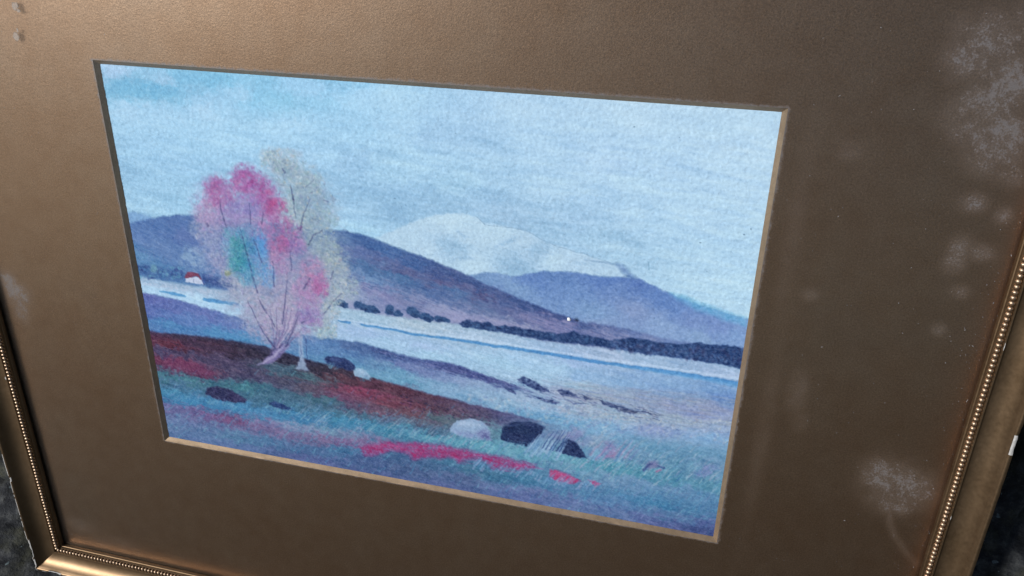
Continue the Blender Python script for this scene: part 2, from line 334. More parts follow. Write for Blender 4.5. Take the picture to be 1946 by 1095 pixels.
    for k in range(520):
        x = rng.uniform(620, 1180); t0 = np.interp(x, [q[0] for q in hillD], [q[1] for q in hillD]); y = t0+rng.uniform(4, 120)*(1-.55*(x > 950)); L_ = rng.uniform(6, 30)
        if y > np.interp(x, [620, 850, 1180], [585, 608, 640]): continue
        stroke([(x, y), (x+L_, y+L_*rng.uniform(.25, .45))], [1, 2.8, .8], [(64,76,136),(126,112,162),(150,150,196),(80,100,160),(112,92,140),(58,84,146)][k % 6], .34, 1.3)
    blob(700, 600, 120, 20, (160,158,206), .45, .15); blob(930, 618, 120, 12, (165,160,206), .5, .2)
    # ---- the plain and the river
    plain = [(150,512),(265,526),(350,541),(450,554),(560,572),(640,582),(720,598),(790,607),(850,614),(950,630),(1030,648),(1100,655),(1170,664),(1240,674),(1300,682),(1411,697),(1460,704)]
    mE = below(plain, 2.5)
    wE = wash([(280,535,168,198,228),(300,548,168,208,240),(330,541,165,192,222),(420,560,165,192,222),(300,556,174,215,244),(370,572,176,216,244),(450,590,172,214,242),(660,598,165,200,226),(700,604,166,200,225),(800,617,176,202,220),(880,630,170,198,222),(900,640,172,202,230),
        (700,634,163,196,236),(740,650,165,205,236),(800,660,163,196,236),(820,674,166,208,236),(950,690,166,208,236),(1000,690,165,205,238),(1050,700,166,206,236),(1100,686,160,192,236),(1150,678,172,195,225),(1250,692,165,195,228),(1250,720,148,184,230),(1350,706,166,192,228),(1380,700,165,195,230),(1027,712,167,206,234),(1110,717,150,190,235),(1096,727,162,196,224),
        (1192,730,142,182,226),(1274,728,142,181,226),(1356,741,130,170,220),(1370,755,117,152,211),(1301,750,142,172,216),(1219,758,152,172,216),(1164,750,157,181,220),(1082,750,167,177,210),(1274,771,151,166,215),(1356,777,151,166,215),(1329,791,146,161,215),(1110,782,166,191,225),(1192,799,166,196,225),(1274,799,161,186,220),(1356,810,161,186,225),
        (1055,771,166,196,225),(1247,818,151,166,215),(1164,815,132,181,220),(1082,804,121,176,215),(1041,793,111,166,210),(1356,837,136,181,225),(873,740,140,180,220),(914,743,150,185,220),(969,768,150,185,220),(1024,773,146,186,225),(996,784,107,162,206),(832,730,121,166,206),(950,752,158,192,222)], .55, 2.0, .17, 3.2, 1.3)
    wE += (noise(8, 1.0, 22, .17, 3)*3.5)[..., None]*C((1, .8, .4))
    mix(mE, wE-C((6, 5, 2)))
    # field lines and dry grass on the right
    g = np.random.default_rng(5)
    for k in range(46):
        x = g.uniform(1020, 1400); y = 700+(x-1000)*.16+g.uniform(6, 100); L = g.uniform(30, 110)
        stroke([(x, y), (x+L, y+L*.15)], [.6, 2.2, .6], [(125,150,205),(185,205,222),(150,150,205),(180,190,205)][k % 4], .4, 1.2, .9)
    for k in range(260):
        x = g.uniform(900, 1400); y = 752+(x-900)*.10+g.uniform(0, 62); L = g.uniform(4, 11)
        stroke([(x, y), (x+L*.9, y-L*.55)], [3.2, 1.0], [(178,203,226),(140,160,208),(165,175,214),(186,205,214),(120,150,200)][k % 5], .42, 1.3)
    stroke([(1060,727),(1120,735),(1200,742),(1300,748)], [2, 4, 3], (150,170,205), .5, 1.5, .7); stroke([(1100,742),(1180,755),(1290,772),(1400,782)], [2, 5, 3], (135,145,198), .45, 2, .7)
    # bright strip and blue river line
    stroke([(640,606),(780,628),(1000,660),(1200,690),(1400,719)], [3, 4, 5], (182,212,240), .6, 1.6)
    stroke([(686,617),(716,622),(752,628),(784,635),(839,642),(880,648),(935,657),(1004,666),(1080,679),(1164,692),(1247,704),(1329,716),(1400,729)], [3, 4.5, 4, 5, 6, 6, 8], (58,138,208), .82, 1.5, .0)
    stroke([(1164,694),(1247,706),(1329,719),(1400,733)], [3, 7, 9], (95,165,225), .6, 2.0)
    stroke([(643,609),(664,614)], [2, 5], (58,138,208), .8, 1.2); stroke([(304,554),(330,558),(352,564)], [2, 6, 3], (72,152,216), .85, 1.5); stroke([(388,569),(420,574),(452,579)], [6, 7, 5], (66,148,214), .85, 1.6)
    stroke([(275,540),(350,548),(450,563)], [5, 8, 6], (172,190,216), .6, 3, .4)
    # ---- middle bank
    bankT = [(150,535),(270,556),(330,568),(400,588),(450,603),(500,618),(560,634),(630,644),(680,650),(740,667),(800,682),(840,687),(880,697),(920,713),(980,733),(1020,748),(1060,770),(1110,812),(1460,1000)]
    mF = below(bankT, 2.0)
    wF = wash([(283,566,98,104,180),(325,587,104,113,185),(388,599,110,120,190),(346,603,96,134,200),(301,603,95,114,185),(315,614,72,140,196),(370,608,104,130,195),(438,616,105,124,190),(424,633,76,146,200),(465,649,72,146,200),(500,640,85,145,200),(280,590,95,110,185),(590,650,90,130,190),(610,660,95,140,195),
        (681,661,86,110,166),(736,675,76,96,156),(763,691,128,138,194),(832,690,92,98,162),(859,699,82,78,142),(900,710,77,76,146),(928,716,82,78,142),(654,672,92,130,186),(660,690,95,150,196),(722,694,106,146,190),(750,710,111,166,205),(804,708,124,135,190),(777,724,111,170,205),(832,730,122,166,206),(870,722,140,160,208),(900,730,148,175,215),(960,750,148,182,220),(700,712,106,166,200),
        (850,742,140,180,220),(914,748,150,185,220),(969,768,150,186,220),(1024,776,146,186,225),(996,786,107,162,206),(890,757,118,166,208),(1000,760,160,185,218),(1082,804,121,176,215),(1041,795,111,166,210),(1110,790,166,191,225)], .5, 2.1, .24, 3.2, 1.3)
    wF += (noise(6, 1.0, 23, .2, 3)*3.5)[..., None]*C((1, .8, .6))
    mix(mF*(1-sm(1000, 1075, X0)), wF)
    gg0 = np.random.default_rng(77)
    # bank stones and scrub
    navy = (52,56,116)
    for pz in ([(982,722),(990,719),(996,715),(1004,720),(1018,726),(1032,736),(1046,743),(1029,746),(1016,740),(1004,735),(992,728)],[(955,734),(973,738),(981,750),(966,744)],[(1059,743),(1068,740),(1079,742),(1097,752),(1084,755),(1071,753)],
               [(1107,751),(1116,754),(1127,760),(1113,760)],[(1138,760),(1152,765),(1168,768),(1192,777),(1216,781),(1206,788),(1185,783),(1164,775),(1146,770)],[(1218,781),(1256,790),(1240,790)],[(1072,758),(1090,766),(1112,767),(1093,770)],[(1010,752),(1030,756),(1064,765),(1056,768),(1030,762)]):
        poly(pz, navy, .82, 1.4, .25)
    for k in range(90):
        x = g.uniform(850, 1000); t = (x-850)/150; y = 697+t*36+g.uniform(-2, 12); L = g.uniform(4, 12)
        stroke([(x, y), (x+L, y+L*.38)], [1.2, 3, 1], [(58,58,122),(150,150,200),(80,78,145),(66,70,130)][k % 4], .6, .9, .4)
    for k in range(40):
        x = g.uniform(985, 1130); y = 742+(x-985)*.17+g.uniform(-4, 12); L = g.uniform(5, 14)
        stroke([(x, y), (x+L, y+L*.3)], [1, 3, 1], [(165,160,205),(185,190,212),(95,100,165)][k % 3], .6, .9, .3)
    for k in range(170):
        x = gg0.uniform(700, 1010); y = np.interp(x, [700, 800, 880, 1010], [658, 686, 700, 742])+gg0.uniform(0, 16)*(.4+(x-700)/420); L_ = gg0.uniform(5, 16)
        stroke([(x, y), (x+L_, y+L_*.34)], [1.5, 4, 1.2], [(64,62,124),(92,88,150),(120,118,178),(56,60,120),(150,140,190)][k % 5], .34, 1.6)
    for k in range(420):
        x = gg0.uniform(1020, 1410); y = 712+(x-1020)*.115+gg0.uniform(0, 74); L_ = gg0.uniform(8, 46)
        stroke([(x, y), (x+L_, y+L_*.13)], [1, 3, 1], [(172,180,196),(132,140,190),(186,194,204),(150,148,190),(120,140,196),(168,162,190)][k % 6], .30, 1.4)
    for k in range(260):
        x = gg0.uniform(880, 1400); y = 750+(x-900)*.10+gg0.uniform(0, 60); r_ = gg0.uniform(1, 3)
        blob(x, y, r_*1.5, r_, [(186,200,212),(128,142,192),(176,178,204),(110,130,186)][k % 4], .4, gg0.uniform(0, 3), .6)
    for k in range(90):                                                          # the stony line runs on, thinning to the right
        x = gg0.uniform(975, 1250); y = np.interp(x, [975, 1045, 1110, 1190, 1250], [724, 746, 759, 778, 788])+gg0.normal(0, 4.5); L_ = gg0.uniform(5, 15)
        stroke([(x, y), (x+L_, y+L_*.3)], [1.2, 3.4, 1], [(56,58,118),(84,84,146),(62,70,132),(150,146,192)][k % 4], .5, 1.1)
    wB = sm(1040, 1140, X0)*sm(0, 16, Y0-(716+(X0-1040)*.11))*(1-sm(52, 80, Y0-(716+(X0-1040)*.11))); col += (wB*(.7+.3*np.clip(streak, -1, 1)))[..., None]*C((7, 0, -13))
    # ---- near ground: red bank, turquoise turf, pink path, violet foreground
    topH = [(150,612),(285,630),(340,636),(400,642),(450,650),(510,660),(540,670),(600,688),(660,698),(710,719),(760,733),(800,744),(880,764),(960,784),(1040,803),(1080,812),(1150,822),(1200,815),(1290,822),(1460,850)]
    gp = [(293,641,114,44,94),(328,655,122,32,72),(364,655,86,46,96),(400,652,92,38,80),(424,663,80,40,84),(479,668,56,32,76),(534,682,52,32,76),(580,695,56,36,80),(620,706,60,38,76),(309,671,86,68,130),(328,685,142,54,104),(300,684,138,52,104),(360,700,140,58,104),(383,710,126,50,94),(375,679,80,60,118),(438,690,90,68,124),(465,710,92,70,120),(506,715,95,80,126),
        (534,704,72,108,150),(575,715,76,120,150),(315,712,80,136,160),(356,723,80,140,160),(328,731,76,124,164),(413,729,76,126,150),(463,737,76,146,164),(506,742,76,120,150),(534,731,96,86,126),(589,737,106,86,120),(616,723,86,100,134),(643,751,142,74,124),(671,742,162,60,110),(643,718,116,54,84),(685,729,112,50,84),(602,759,76,120,145),(506,764,76,120,154),(560,770,78,124,158),
        (315,746,70,150,196),(356,762,60,146,201),(400,770,62,146,202),(452,775,70,150,205),(506,787,76,151,205),(550,790,68,146,200),(589,797,60,140,196),(643,803,70,150,196),(328,776,130,120,180),(383,786,132,102,166),(430,794,150,86,145),(463,803,150,90,145),(506,808,136,130,185),(561,814,146,160,205),(616,819,122,165,200),(534,825,140,116,170),(602,833,150,120,170),(657,841,150,106,165),
        (342,806,116,130,188),(342,811,110,140,190),(370,827,105,136,190),(452,833,100,145,190),(506,841,86,130,180),(452,852,100,125,185),(380,842,104,128,188),(534,860,90,106,165),(616,860,80,116,170),(589,874,104,110,174),
        (667,724,96,50,84),(736,730,114,60,94),(763,737,116,46,80),(818,752,106,56,94),(887,770,106,76,124),(928,781,110,90,145),(969,791,106,100,155),(695,746,156,64,114),(730,762,150,70,110),(777,765,120,56,90),(681,765,130,80,124),(714,787,140,86,116),(788,787,130,76,106),(763,768,140,70,105),(832,773,100,60,100),(873,779,104,80,120),(750,798,96,130,170),(804,803,110,106,140),(832,795,90,120,150),
        (832,818,82,112,150),(662,784,86,130,160),(667,801,60,150,196),(736,817,66,150,190),(791,820,80,160,196),(845,834,90,175,205),(914,845,104,185,214),(996,861,110,180,210),(1065,869,112,184,213),(940,820,110,160,190),(654,828,140,150,195),(695,842,150,116,170),(656,856,76,130,180),(695,875,86,106,165),(750,867,76,106,160),(777,894,90,106,160),(832,888,80,116,165),(887,883,70,130,170),(914,899,76,126,165),(969,902,70,130,170),(887,910,104,116,170),(1010,910,86,150,195),
        (1190,831,116,171,215),(1267,831,130,180,220),(1318,852,116,171,215),(1241,852,106,166,210),(1150,840,125,170,212),(1150,860,120,160,208),(1292,882,110,165,205),(1343,882,120,165,210),(1190,892,86,165,195),(1139,882,86,170,200),(1267,913,95,165,200),(1331,921,95,160,196),(1165,915,120,160,205),(1113,900,115,165,205),(1216,926,110,156,205),(1292,933,115,156,205),(1343,946,95,150,200),(986,913,70,130,175),(1037,923,86,140,190),(1113,933,86,140,190),(1241,954,76,145,196),
        (1318,967,86,140,190),(1165,954,100,145,200),(1011,938,114,126,185),(1088,954,114,130,190),(1165,974,110,135,190),(1216,982,104,116,180),(1292,985,100,140,190),(1343,996,95,102,170),(1343,1012,82,86,152),(986,944,104,116,180),(1267,999,104,110,175),(850,925,98,108,170),(700,900,95,105,168),(1080,830,140,150,205),(1030,812,120,150,195),(1040,850,120,165,208)]
    wG = wash(gp, .42, 2.2, .185, 3.4, 1.5)
    wG += (noise(5, 1.0, 24, .18, 3)*4.5)[..., None]*C((1, .8, .8))+(mott*4+tooth*3)[..., None]*C((1, .9, .8))
    mH = below(topH, 2.0); fade = 1-sm(960, 1130, X0); soft = sm(-2, 30, Y-curve(topH))
    dT = Y0-curve(topH); wR = sm(-4, 6, dT)*(1-sm(40, 80, dT))*(1-sm(840, 980, X0)); wG = wG*.94+C((2, -1, -4))+wR[..., None]*C((13, 4, -9))
    mix(mH*fade+soft*(1-fade), wG)
    # turf strokes leaning right over the path
    gg = np.random.default_rng(11)
    for k in range(1500):
        x = gg.uniform(300, 1370); base = 770+(x-300)*.155+gg.normal(0, 34)+(18 if x > 900 else 0)
        if base < np.interp(x, [p[0] for p in topH], [p[1] for p in topH])+8: continue
        L = gg.uniform(4, 13)*(1.25 if x > 800 else .9); lean = gg.uniform(.2, .9)
        pal = [(100,175,205),(70,150,195),(125,170,210),(80,120,170),(140,150,200),(70,110,160),(120,190,212)]
        stroke([(x, base), (x+L*lean*1.3, base-L*.8)], [3.2, 1.0], pal[gg.integers(len(pal))], gg.uniform(.14, .40), 1.3)
    for k in range(700):
        x = gg.uniform(300, 1370); y0_ = 640+(x-300)*.175; y = y0_+gg.uniform(10, 190); L = gg.uniform(6, 24)
        if y < np.interp(x, [p[0] for p in topH], [p[1] for p in topH])+6: continue
        j = int(np.clip((y-Y0[:, 0].min()), 0, 1)); dk = gg.random() < .5
        stroke([(x, y), (x+L, y+L*.17)], [1, 2.6, .8], (60,60,110) if dk else (150,150,190), gg.uniform(.08, .22), 1.0, .5)
    # red heath touches
    for (x, y, L, c) in ((330,655,40,(122,28,66)),(420,655,70,(84,34,78)),(345,690,60,(146,52,100)),(380,706,45,(140,50,92)),(660,737,60,(164,58,108)),(700,748,60,(160,62,112)),(740,762,50,(152,70,112)),(800,752,60,(112,48,84)),(690,722,50,(118,46,78)),(760,735,40,(118,44,76)),(820,760,50,(104,52,92)),(870,770,60,(100,70,118)),(600,735,50,(112,82,118)),(560,725,60,(96,78,120)),(470,700,60,(84,62,112)),(715,785,22,(150,80,112)),(790,785,26,(138,72,100)),(812,802,30,(118,86,124))):
        for k in range(5):
            dx, dy = gg.normal(0, L*.3), gg.normal(0, 4); stroke([(x+dx, y+dy), (x+dx+L*.6, y+dy+L*.13)], [2, 6, 2], tuple(np.array(c)+gg.normal(0, 8)), .32, 2.5, .6)
    poly([(310,676),(345,682),(385,694),(407,708),(404,716),(385,717),(350,706),(312,700)], (146,50,100), .55, 4, .4)
    stroke([(285,633),(340,640),(400,645),(470,656),(530,672),(600,694)], [5, 8, 9, 10, 10, 6], (62,32,72), .42, 4)
    for k in range(120):                                                         # speckle on the red bank
        x = gg.uniform(760, 930); y = 748+(x-760)*.25+gg.uniform(0, 26); stroke([(x, y), (x+2.5, y+.6)], 1.6, [(60,30,80),(150,80,130)][k % 2], .5, .7)
    # magenta flowers along the path
    poly([(684,849),(710,845),(736,839),(771,843),(793,840),(832,845),(873,853),(908,861),(955,869),(1010,882),(1020,888),(993,894),(960,890),(936,892),(928,884),(919,877),(908,873),(895,872),(873,880),(862,872),(854,869),(835,872),(815,868),(800,872),(785,876),(777,862),(744,856),(720,864),(695,868)], (200,54,128), .72, 4.0, .4)
    poly([(1045,891),(1062,895),(1080,902),(1103,914),(1095,919),(1062,916),(1044,907)], (214,62,128), .9, 2.2, .1); poly([(1118,913),(1130,914),(1142,919),(1130,924)], (210,66,132), .8, 2)
    for (x, y, L) in ((705,852,22),(790,858,36),(835,858,30),(860,864,28),(930,875,18),(965,882,22)):
        stroke([(x, y), (x+L, y+L*.16)], [3, 8, 3], (186,30,104), .7, 2.6)
    for (x, y, L) in ((740,845,30),(815,847,36),(900,864,24),(985,885,18),(1060,900,20)): stroke([(x, y), (x+L, y+L*.18)], [2, 6, 2], (208,92,166), .6, 2.4)
    for k in range(46):
        x = gg.uniform(680, 1030); y = 842+max(0, x-790)*.155+gg.uniform(2, 26)*(1-.35*(x > 960)); L = gg.uniform(8, 24); stroke([(x, y), (x+L, y+L*.2)], [2, 5, 1.5], [(150,140,190),(182,60,138),(196,84,156),(120,120,178),(172,44,126),(165,105,165)][k % 6], .42, 2.2)
    for k in range(70):
        x = gg.uniform(890, 1130); y = 880+(x-890)*.19+gg.uniform(-8, 6); L = gg.uniform(7, 16); stroke([(x, y+6), (x+L*.9, y+6-L)], [3.4, 1.0], [(130,165,210),(160,165,210),(100,150,200)][k % 3], .5, 1.6)
    for k in range(420):                                                        # pale and dark blades, thick round the stones and to the right
        z_ = gg.random(); x = gg.uniform(1060, 1370) if z_ < .6 else gg.uniform(560, 1000); y = (858+(x-1060)*.17+gg.normal(0, 20)) if z_ < .6 else (796+(x-560)*.13+gg.normal(0, 9)); L_ = gg.uniform(7, 20)
        stroke([(x, y), (x+L_*.45, y-L_*.5), (x+L_*1.1, y-L_*.85)], [2.6, 1.8, .7], [(150,190,214),(96,140,188),(132,176,206),(168,172,206),(84,150,176),(176,196,214)][k % 6], .42, 1.1)
    # ---- boulders
    for pz, c in (([(391,750),(392,743),(397,737),(413,734.5),(433,739),(452,749),(468,761),(467,766),(450,766),(424,762),(405,757)], (66,40,90)),([(511,768),(513,765),(523,763.5),(537,768),(555,778),(548,780),(530,776)], (40,54,118)),
                  ([(952,836),(952,824),(956,813),(969,803),(985,801),(1002,801.5),(1020,805),(1036,812),(1030,822),(1022,833),(1004,850),(975,843)], (42,42,94)),([(1056,858),(1066,845),(1079,834),(1094,840),(1106,855),(1116,871),(1105,871),(1080,865)], (42,42,96)),
                  ([(616,684),(622,678),(635,677),(655,682),(671,690),(677,700),(668,706),(645,700),(625,693)], (46,46,106)),([(855,822),(856,812),(862,804),(875,798),(895,796.5),(914,800),(927,810),(931,824),(934,838),(910,836),(880,832)], (150,178,218)),
                  ([(671,705),(682,700),(697,706),(705,716),(700,722),(684,719),(673,714)], (152,188,224))):
        poly(pz, c, .95, 1.6, .05)
    poly([(905,822),(922,815),(930,822),(933,837),(912,834)], (118,112,170), .75, 4, .3); poly([(862,818),(880,822),(905,826),(908,834),(875,831)], (140,152,204), .6, 4, .3); blob(888, 806, 18, 6, (170,196,228), .6, .1)
    blob(415, 745, 20, 6, (50,32,84), .6, .25); blob(450, 756, 14, 6, (88,58,110), .5, .3); blob(985, 815, 24, 10, (36,38,86), .6, .15); blob(985, 832, 22, 8, (62,54,104), .4, .2); blob(640, 684, 14, 4, (76,84,150), .5, .2); blob(655, 695, 18, 6, (40,38,98), .6, .3)
    for (x, y, w_, c) in ((968,806,26,(84,84,136)),(1000,806,24,(92,88,140)),(975,838,30,(60,54,100)),(1012,822,18,(30,32,78)),(1082,842,14,(78,78,132)),(1095,858,14,(60,56,106)),(405,741,18,(96,66,118)),(438,748,20,(88,60,112)),(630,681,20,(84,92,150)),(655,690,16,(66,66,124)),(520,767,16,(66,84,146)),(872,806,20,(182,204,230)),(905,806,18,(172,196,226)),(885,824,30,(132,146,196)),(920,826,14,(110,108,164)),(686,706,12,(180,208,232)),(694,716,12,(126,156,200))):
        for k in range(5): stroke([(x+gg.normal(0, 3), y+gg.normal(0, 2.5)), (x+w_*.5+gg.normal(0, 3), y+w_*.1+gg.normal(0, 2.5))], [1.5, 5, 1.5], c, .3, 1.8)
    for (x, y, n_) in ((395,764,16),(520,778,10),(858,830,18),(955,842,26),(620,694,12),(676,718,10),(905,838,14)):
        for k in range(n_): xx_ = x+gg.uniform(0, 62 if n_ > 12 else 30); yy_ = y+gg.uniform(-1, 5)+(xx_-x)*.14; stroke([(xx_, yy_), (xx_+gg.uniform(2, 6), yy_-gg.uniform(4, 10))], [2.4, .7], [(104,164,194),(84,140,176),(130,172,206)][k % 3], .5, 1.1)
    for k in range(46):
        x = gg.uniform(1004, 1075); y = 862+gg.uniform(-12, 6)+(x-1004)*.12; L = gg.uniform(14, 36); stroke([(x-8, y), (x-8+L*.7, y-L)], [4, 1.0], [(138,180,218),(158,188,224),(105,150,200)][k % 3], .55, 1.2)
    for x in (1030,1037,1045,1050,1058,1063): stroke([(x, 852+(x-1030)*.2), (x+13, 834+(x-1030)*.1), (x+24, 818)], [2.4, 1.5, .6], (60,75,140), .7, .7)
    for k in range(40):
        x = gg.uniform(1118, 1200); y = 872+gg.uniform(-10, 4); L = gg.uniform(12, 30); stroke([(x, y), (x+L*.9, y-L)], [4.5, 1.2], [(138,182,218),(80,130,190),(190,155,195),(120,172,212)][k % 4], .48, 1.3)
    for (x, y, rx, ry, c) in ((1095,824,16,9,(150,135,190)),(1135,838,14,12,(172,180,205)),(1158,853,15,14,(160,130,185)),(1160,866,10,7,(175,110,165)),(1240,884,12,8,(150,120,175)),(1340,895,22,9,(125,125,190))): blob(x, y, rx, ry, c, .6, -.4, .5, .5)
    stroke([(1223,894),(1231,886),(1240,882)], [5, 4, 2], (62,62,130), .7, 1.6); stroke([(1250,886),(1262,890)], [2, 5], (62,66,134), .6, 1.6); stroke([(1248,896),(1256,894)], [4, 4], (190,95,150), .6, 1.5)
    # ---- hedges
    for (x, y, r) in ((640,577,7),(648,576,8),(656,581,6),(680,580,9),(688,584,9),(698,587,9),(708,588,9),(714,591,6),(741,588,10),(738,592,8),(755,596,8),(762,598,5),(783,592,11),(790,597,9),(803,601,8),(812,604,8),(818,606,5),(833,606,7),(843,608,7),(851,610,5)): blob(x, y, r, r*.82, (52,82,136), .93, .2, .22)
    for (x, y, r) in ((650,580,5),(690,588,6),(712,592,5),(742,594,6),(788,600,7),(812,607,5),(838,610,5)): blob(x, y, r*1.3, r*.6, (36,56,112), .8, .25, .3)
    poly([(872,615),(880,610),(888,607),(900,611),(908,610),(915,614),(927,612),(936,617),(949,620),(960,618),(976,620),(990,624),(1004,626),(1025,629),(1058,635),(1075,634),(1089,628),(1100,634),(1122,639),(1163,647),(1180,646),(1199,642),(1232,646),(1250,651),(1273,652),(1300,655),(1328,650),(1350,656),(1382,656),(1420,663),(1465,668),(1465,710),(1402,699),(1341,688),(1287,680),(1232,673),(1177,664),(1122,656),(1067,651),(1025,646),(962,633),(921,628),(880,621)], (40,58,116), .93, 1.8, .12)
    for k in range(330):
        x = gg.uniform(1160, 1412); y = 650+(x-1160)*.06+gg.uniform(0, 30)*(.5+.5*(x-1160)/250); r = gg.uniform(1.5, 4.5)
        blob(x, y, r*1.4, r*.8, [(108,140,190),(60,80,140),(72,60,112),(90,115,172),(34,44,100),(76,62,112)][k % 6], .38, gg.uniform(0, 3), .4)
    for k in range(60):
        x = gg.uniform(880, 1120); y = np.interp(x, [880,960,1060,1120], [611,621,638,643])+gg.uniform(0, 9); blob(x, y, gg.uniform(2, 5), gg.uniform(1.5, 3), [(80,110,160),(28,44,104),(60,88,142)][k % 3], .5, .2, .4)
    # farmstead on the left
    poly([(255,508),(270,502),(290,506),(310,510),(330,514),(350,517),(352,532),(320,532),(290,527),(262,522)], (66,102,164), .85, 3.5, .2); poly([(384,523),(400,524),(425,530),(440,530),(452,540),(452,549),(430,547),(400,542),(386,538)], (58,80,150), .9, 3, .2)
    for k in range(40): blob(gg.uniform(258, 350), gg.uniform(508, 530), gg.uniform(2, 5), gg.uniform(2, 4), [(60,80,150),(100,160,195),(70,125,180)][k % 3], .6, 0, .5)
    blob(292, 512, 7, 8, (130,185,200), .6, 0, .5); blob(367, 490, 24, 20, (150,182,218), .65, 0, .5, .6); blob(385, 505, 16, 12, (145,172,214), .5, 0, .5, .6)
    poly([(351,536),(352,527),(366,528),(380,527),(386,541),(370,538)], (192,208,234), .92, 1.0); poly([(350,528),(353,519),(358,516),(376,520),(384,532),(380,532),(375,526),(362,528)], (160,56,88), .92, 1.0); stroke([(377,521),(388,541)], 2.2, (88,88,156), .75, .8); stroke([(368,531),(368,535)], 2, (140,146,190), .5, .8)
    for k in range(26): blob(gg.uniform(388, 452), 536+gg.uniform(-8, 9), gg.uniform(2, 5), gg.uniform(2, 4), [(46,70,140),(70,104,164),(58,84,150)][k % 3], .6, 0, .5)
    # ---- the two trees: trunks, branches, then touches of foliage
    poly([(496,692),(503,683),(514,674),(520,664),(532,655),(545,652),(552,656),(543,668),(533,678),(520,689),(508,693)], (150,130,188), .9, 2.5)
    poly([(567,640),(575,640),(576,662),(578,682),(582,695),(588,705),(574,703),(562,701),(569,686),(569,668)], (160,184,220), .85, 2.2); stroke([(581,645),(583,668),(584,685)], [3, 2, 1.5], (52,60,120), .7, 1, .3); stroke([(571,655),(573,672),(570,680)], [2, 3, 1], (95,110,165), .6, 1, .3)
    br = (96,66,124)
    for s, w in (([(524,664),(536,640),(540,615),(538,592)],[5,4,3,2]),([(530,660),(552,640),(566,610),(570,590)],[5,4,3,1.5]),([(520,664),(510,640),(498,622),(484,600),(472,574)],[4,3,2,1.2]),([(515,672),(522,650),(530,630),(537,600),(541,570)],[5,4,3,2]),([(545,656),(562,640),(576,622)],[4,3,1.5])): stroke(s, w, br, .7, 1.4, .0)
    fol = np.random.default_rng(23)
    def leaves(lst, n_mult=1.0, op=.62):
        for (cx, cy, rx, ry, c) in lst:
            blob(cx, cy, rx, ry, c, op*.95, fol.uniform(-.4, .4), .6, .35)
            n = int(rx*ry*.065*n_mult)+4
            for k in range(n):
                a = fol.uniform(0, 6.283); q = math.sqrt(fol.random())*1.2; r = fol.uniform(1.4, 3.4)
                cc = np.clip(np.array(c)+fol.normal(0, 9, 3)+fol.normal(0, 9), 0, 255)
                blob(cx+rx*q*math.cos(a), cy+ry*q*math.sin(a), r*1.25, r, tuple(cc), op*fol.uniform(.2, .62), fol.uniform(0, 3), .75)
    cream = [(531,305,30,20,(168,190,212)),(514,298,18,14,(166,190,214)),(565,335,34,24,(166,188,208)),(545,322,24,16,(160,186,212)),(577,377,36,26,(156,182,208)),(556,398,28,22,(170,188,208)),(609,381,24,18,(142,170,210)),(607,419,30,22,(156,182,208)),(590,350,22,16,(158,184,210)),
        (611,461,26,22,(162,184,204)),(628,485,20,20,(168,185,198)),(640,515,22,22,(170,184,204)),(657,549,24,20,(172,192,214)),(632,560,20,20,(174,188,210)),(625,590,18,20,(176,188,208)),(615,620,22,16,(166,190,208)),(620,634,16,10,(158,188,208)),(585,420,22,20,(164,184,206)),(560,440,18,18,(166,180,204))]
    pale = [(380,431,16,22,(172,176,208)),(400,445,24,18,(160,165,208)),(405,469,20,20,(152,165,210)),(417,498,20,18,(168,166,206)),(440,530,20,16,(176,180,204)),(472,549,30,24,(182,178,202)),(514,566,34,28,(184,170,202)),(489,599,28,26,(182,166,200)),(531,610,34,28,(190,166,200)),(565,582,32,26,(190,166,200)),(560,620,26,20,(186,160,200)),(590,600,24,24,(172,136,196)),(540,530,26,26,(184,164,202)),(510,520,20,24,(170,170,206)),(455,560,16,22,(172,178,208)),(510,632,26,20,(186,164,200)),(475,610,14,18,(166,172,208))]
    pink = [(408,352,20,16,(194,92,168)),(403,375,18,18,(192,104,172)),(422,381,18,16,(192,100,172)),(392,402,20,20,(190,148,196)),(398,420,22,18,(178,156,202)),(468,336,24,20,(192,84,166)),(489,362,28,24,(196,76,164)),(456,352,16,18,(196,92,168)),(512,385,22,22,(202,70,150)),(525,402,18,22,(198,86,156)),(472,393,30,22,(158,130,198)),(440,405,26,22,(166,140,200)),(506,414,24,18,(190,124,186)),(500,440,20,14,(182,130,190)),
        (539,452,24,24,(197,98,164)),(527,473,22,20,(190,106,168)),(556,450,18,22,(172,100,176)),(548,424,8,12,(192,112,172)),(566,470,14,14,(178,130,190)),(594,512,22,18,(198,132,186)),(603,540,18,18,(198,108,172)),(581,550,22,20,(192,136,188)),(612,552,12,14,(196,112,176)),(588,575,22,16,(184,140,192)),(590,604,20,14,(168,128,194)),(530,500,20,20,(186,140,190)),(432,366,10,14,(176,116,184))]
    teal = [(443,448,18,18,(96,164,200)),(472,446,20,18,(92,150,200)),(455,470,18,22,(64,154,178)),(462,494,16,18,(58,152,178)),(448,490,14,14,(84,160,186)),(470,515,12,14,(92,164,196)),(464,510,20,18,(52,150,186)),(447,470,12,18,(70,165,176)),(497,465,10,22,(72,150,220)),(489,498,16,24,(76,154,212)),(508,526,14,20,(92,160,220)),(480,530,14,14,(110,165,210)),(433,520,4,4,(170,176,150)),(438,500,10,16,(120,170,196)),(476,470,9,16,(60,140,190)),(450,500,12,14,(60,158,172)),(468,530,10,12,(96,160,200)),(430,470,10,14,(120,165,205)),(486,440,12,10,(130,150,205)),(500,500,8,16,(120,160,214))]
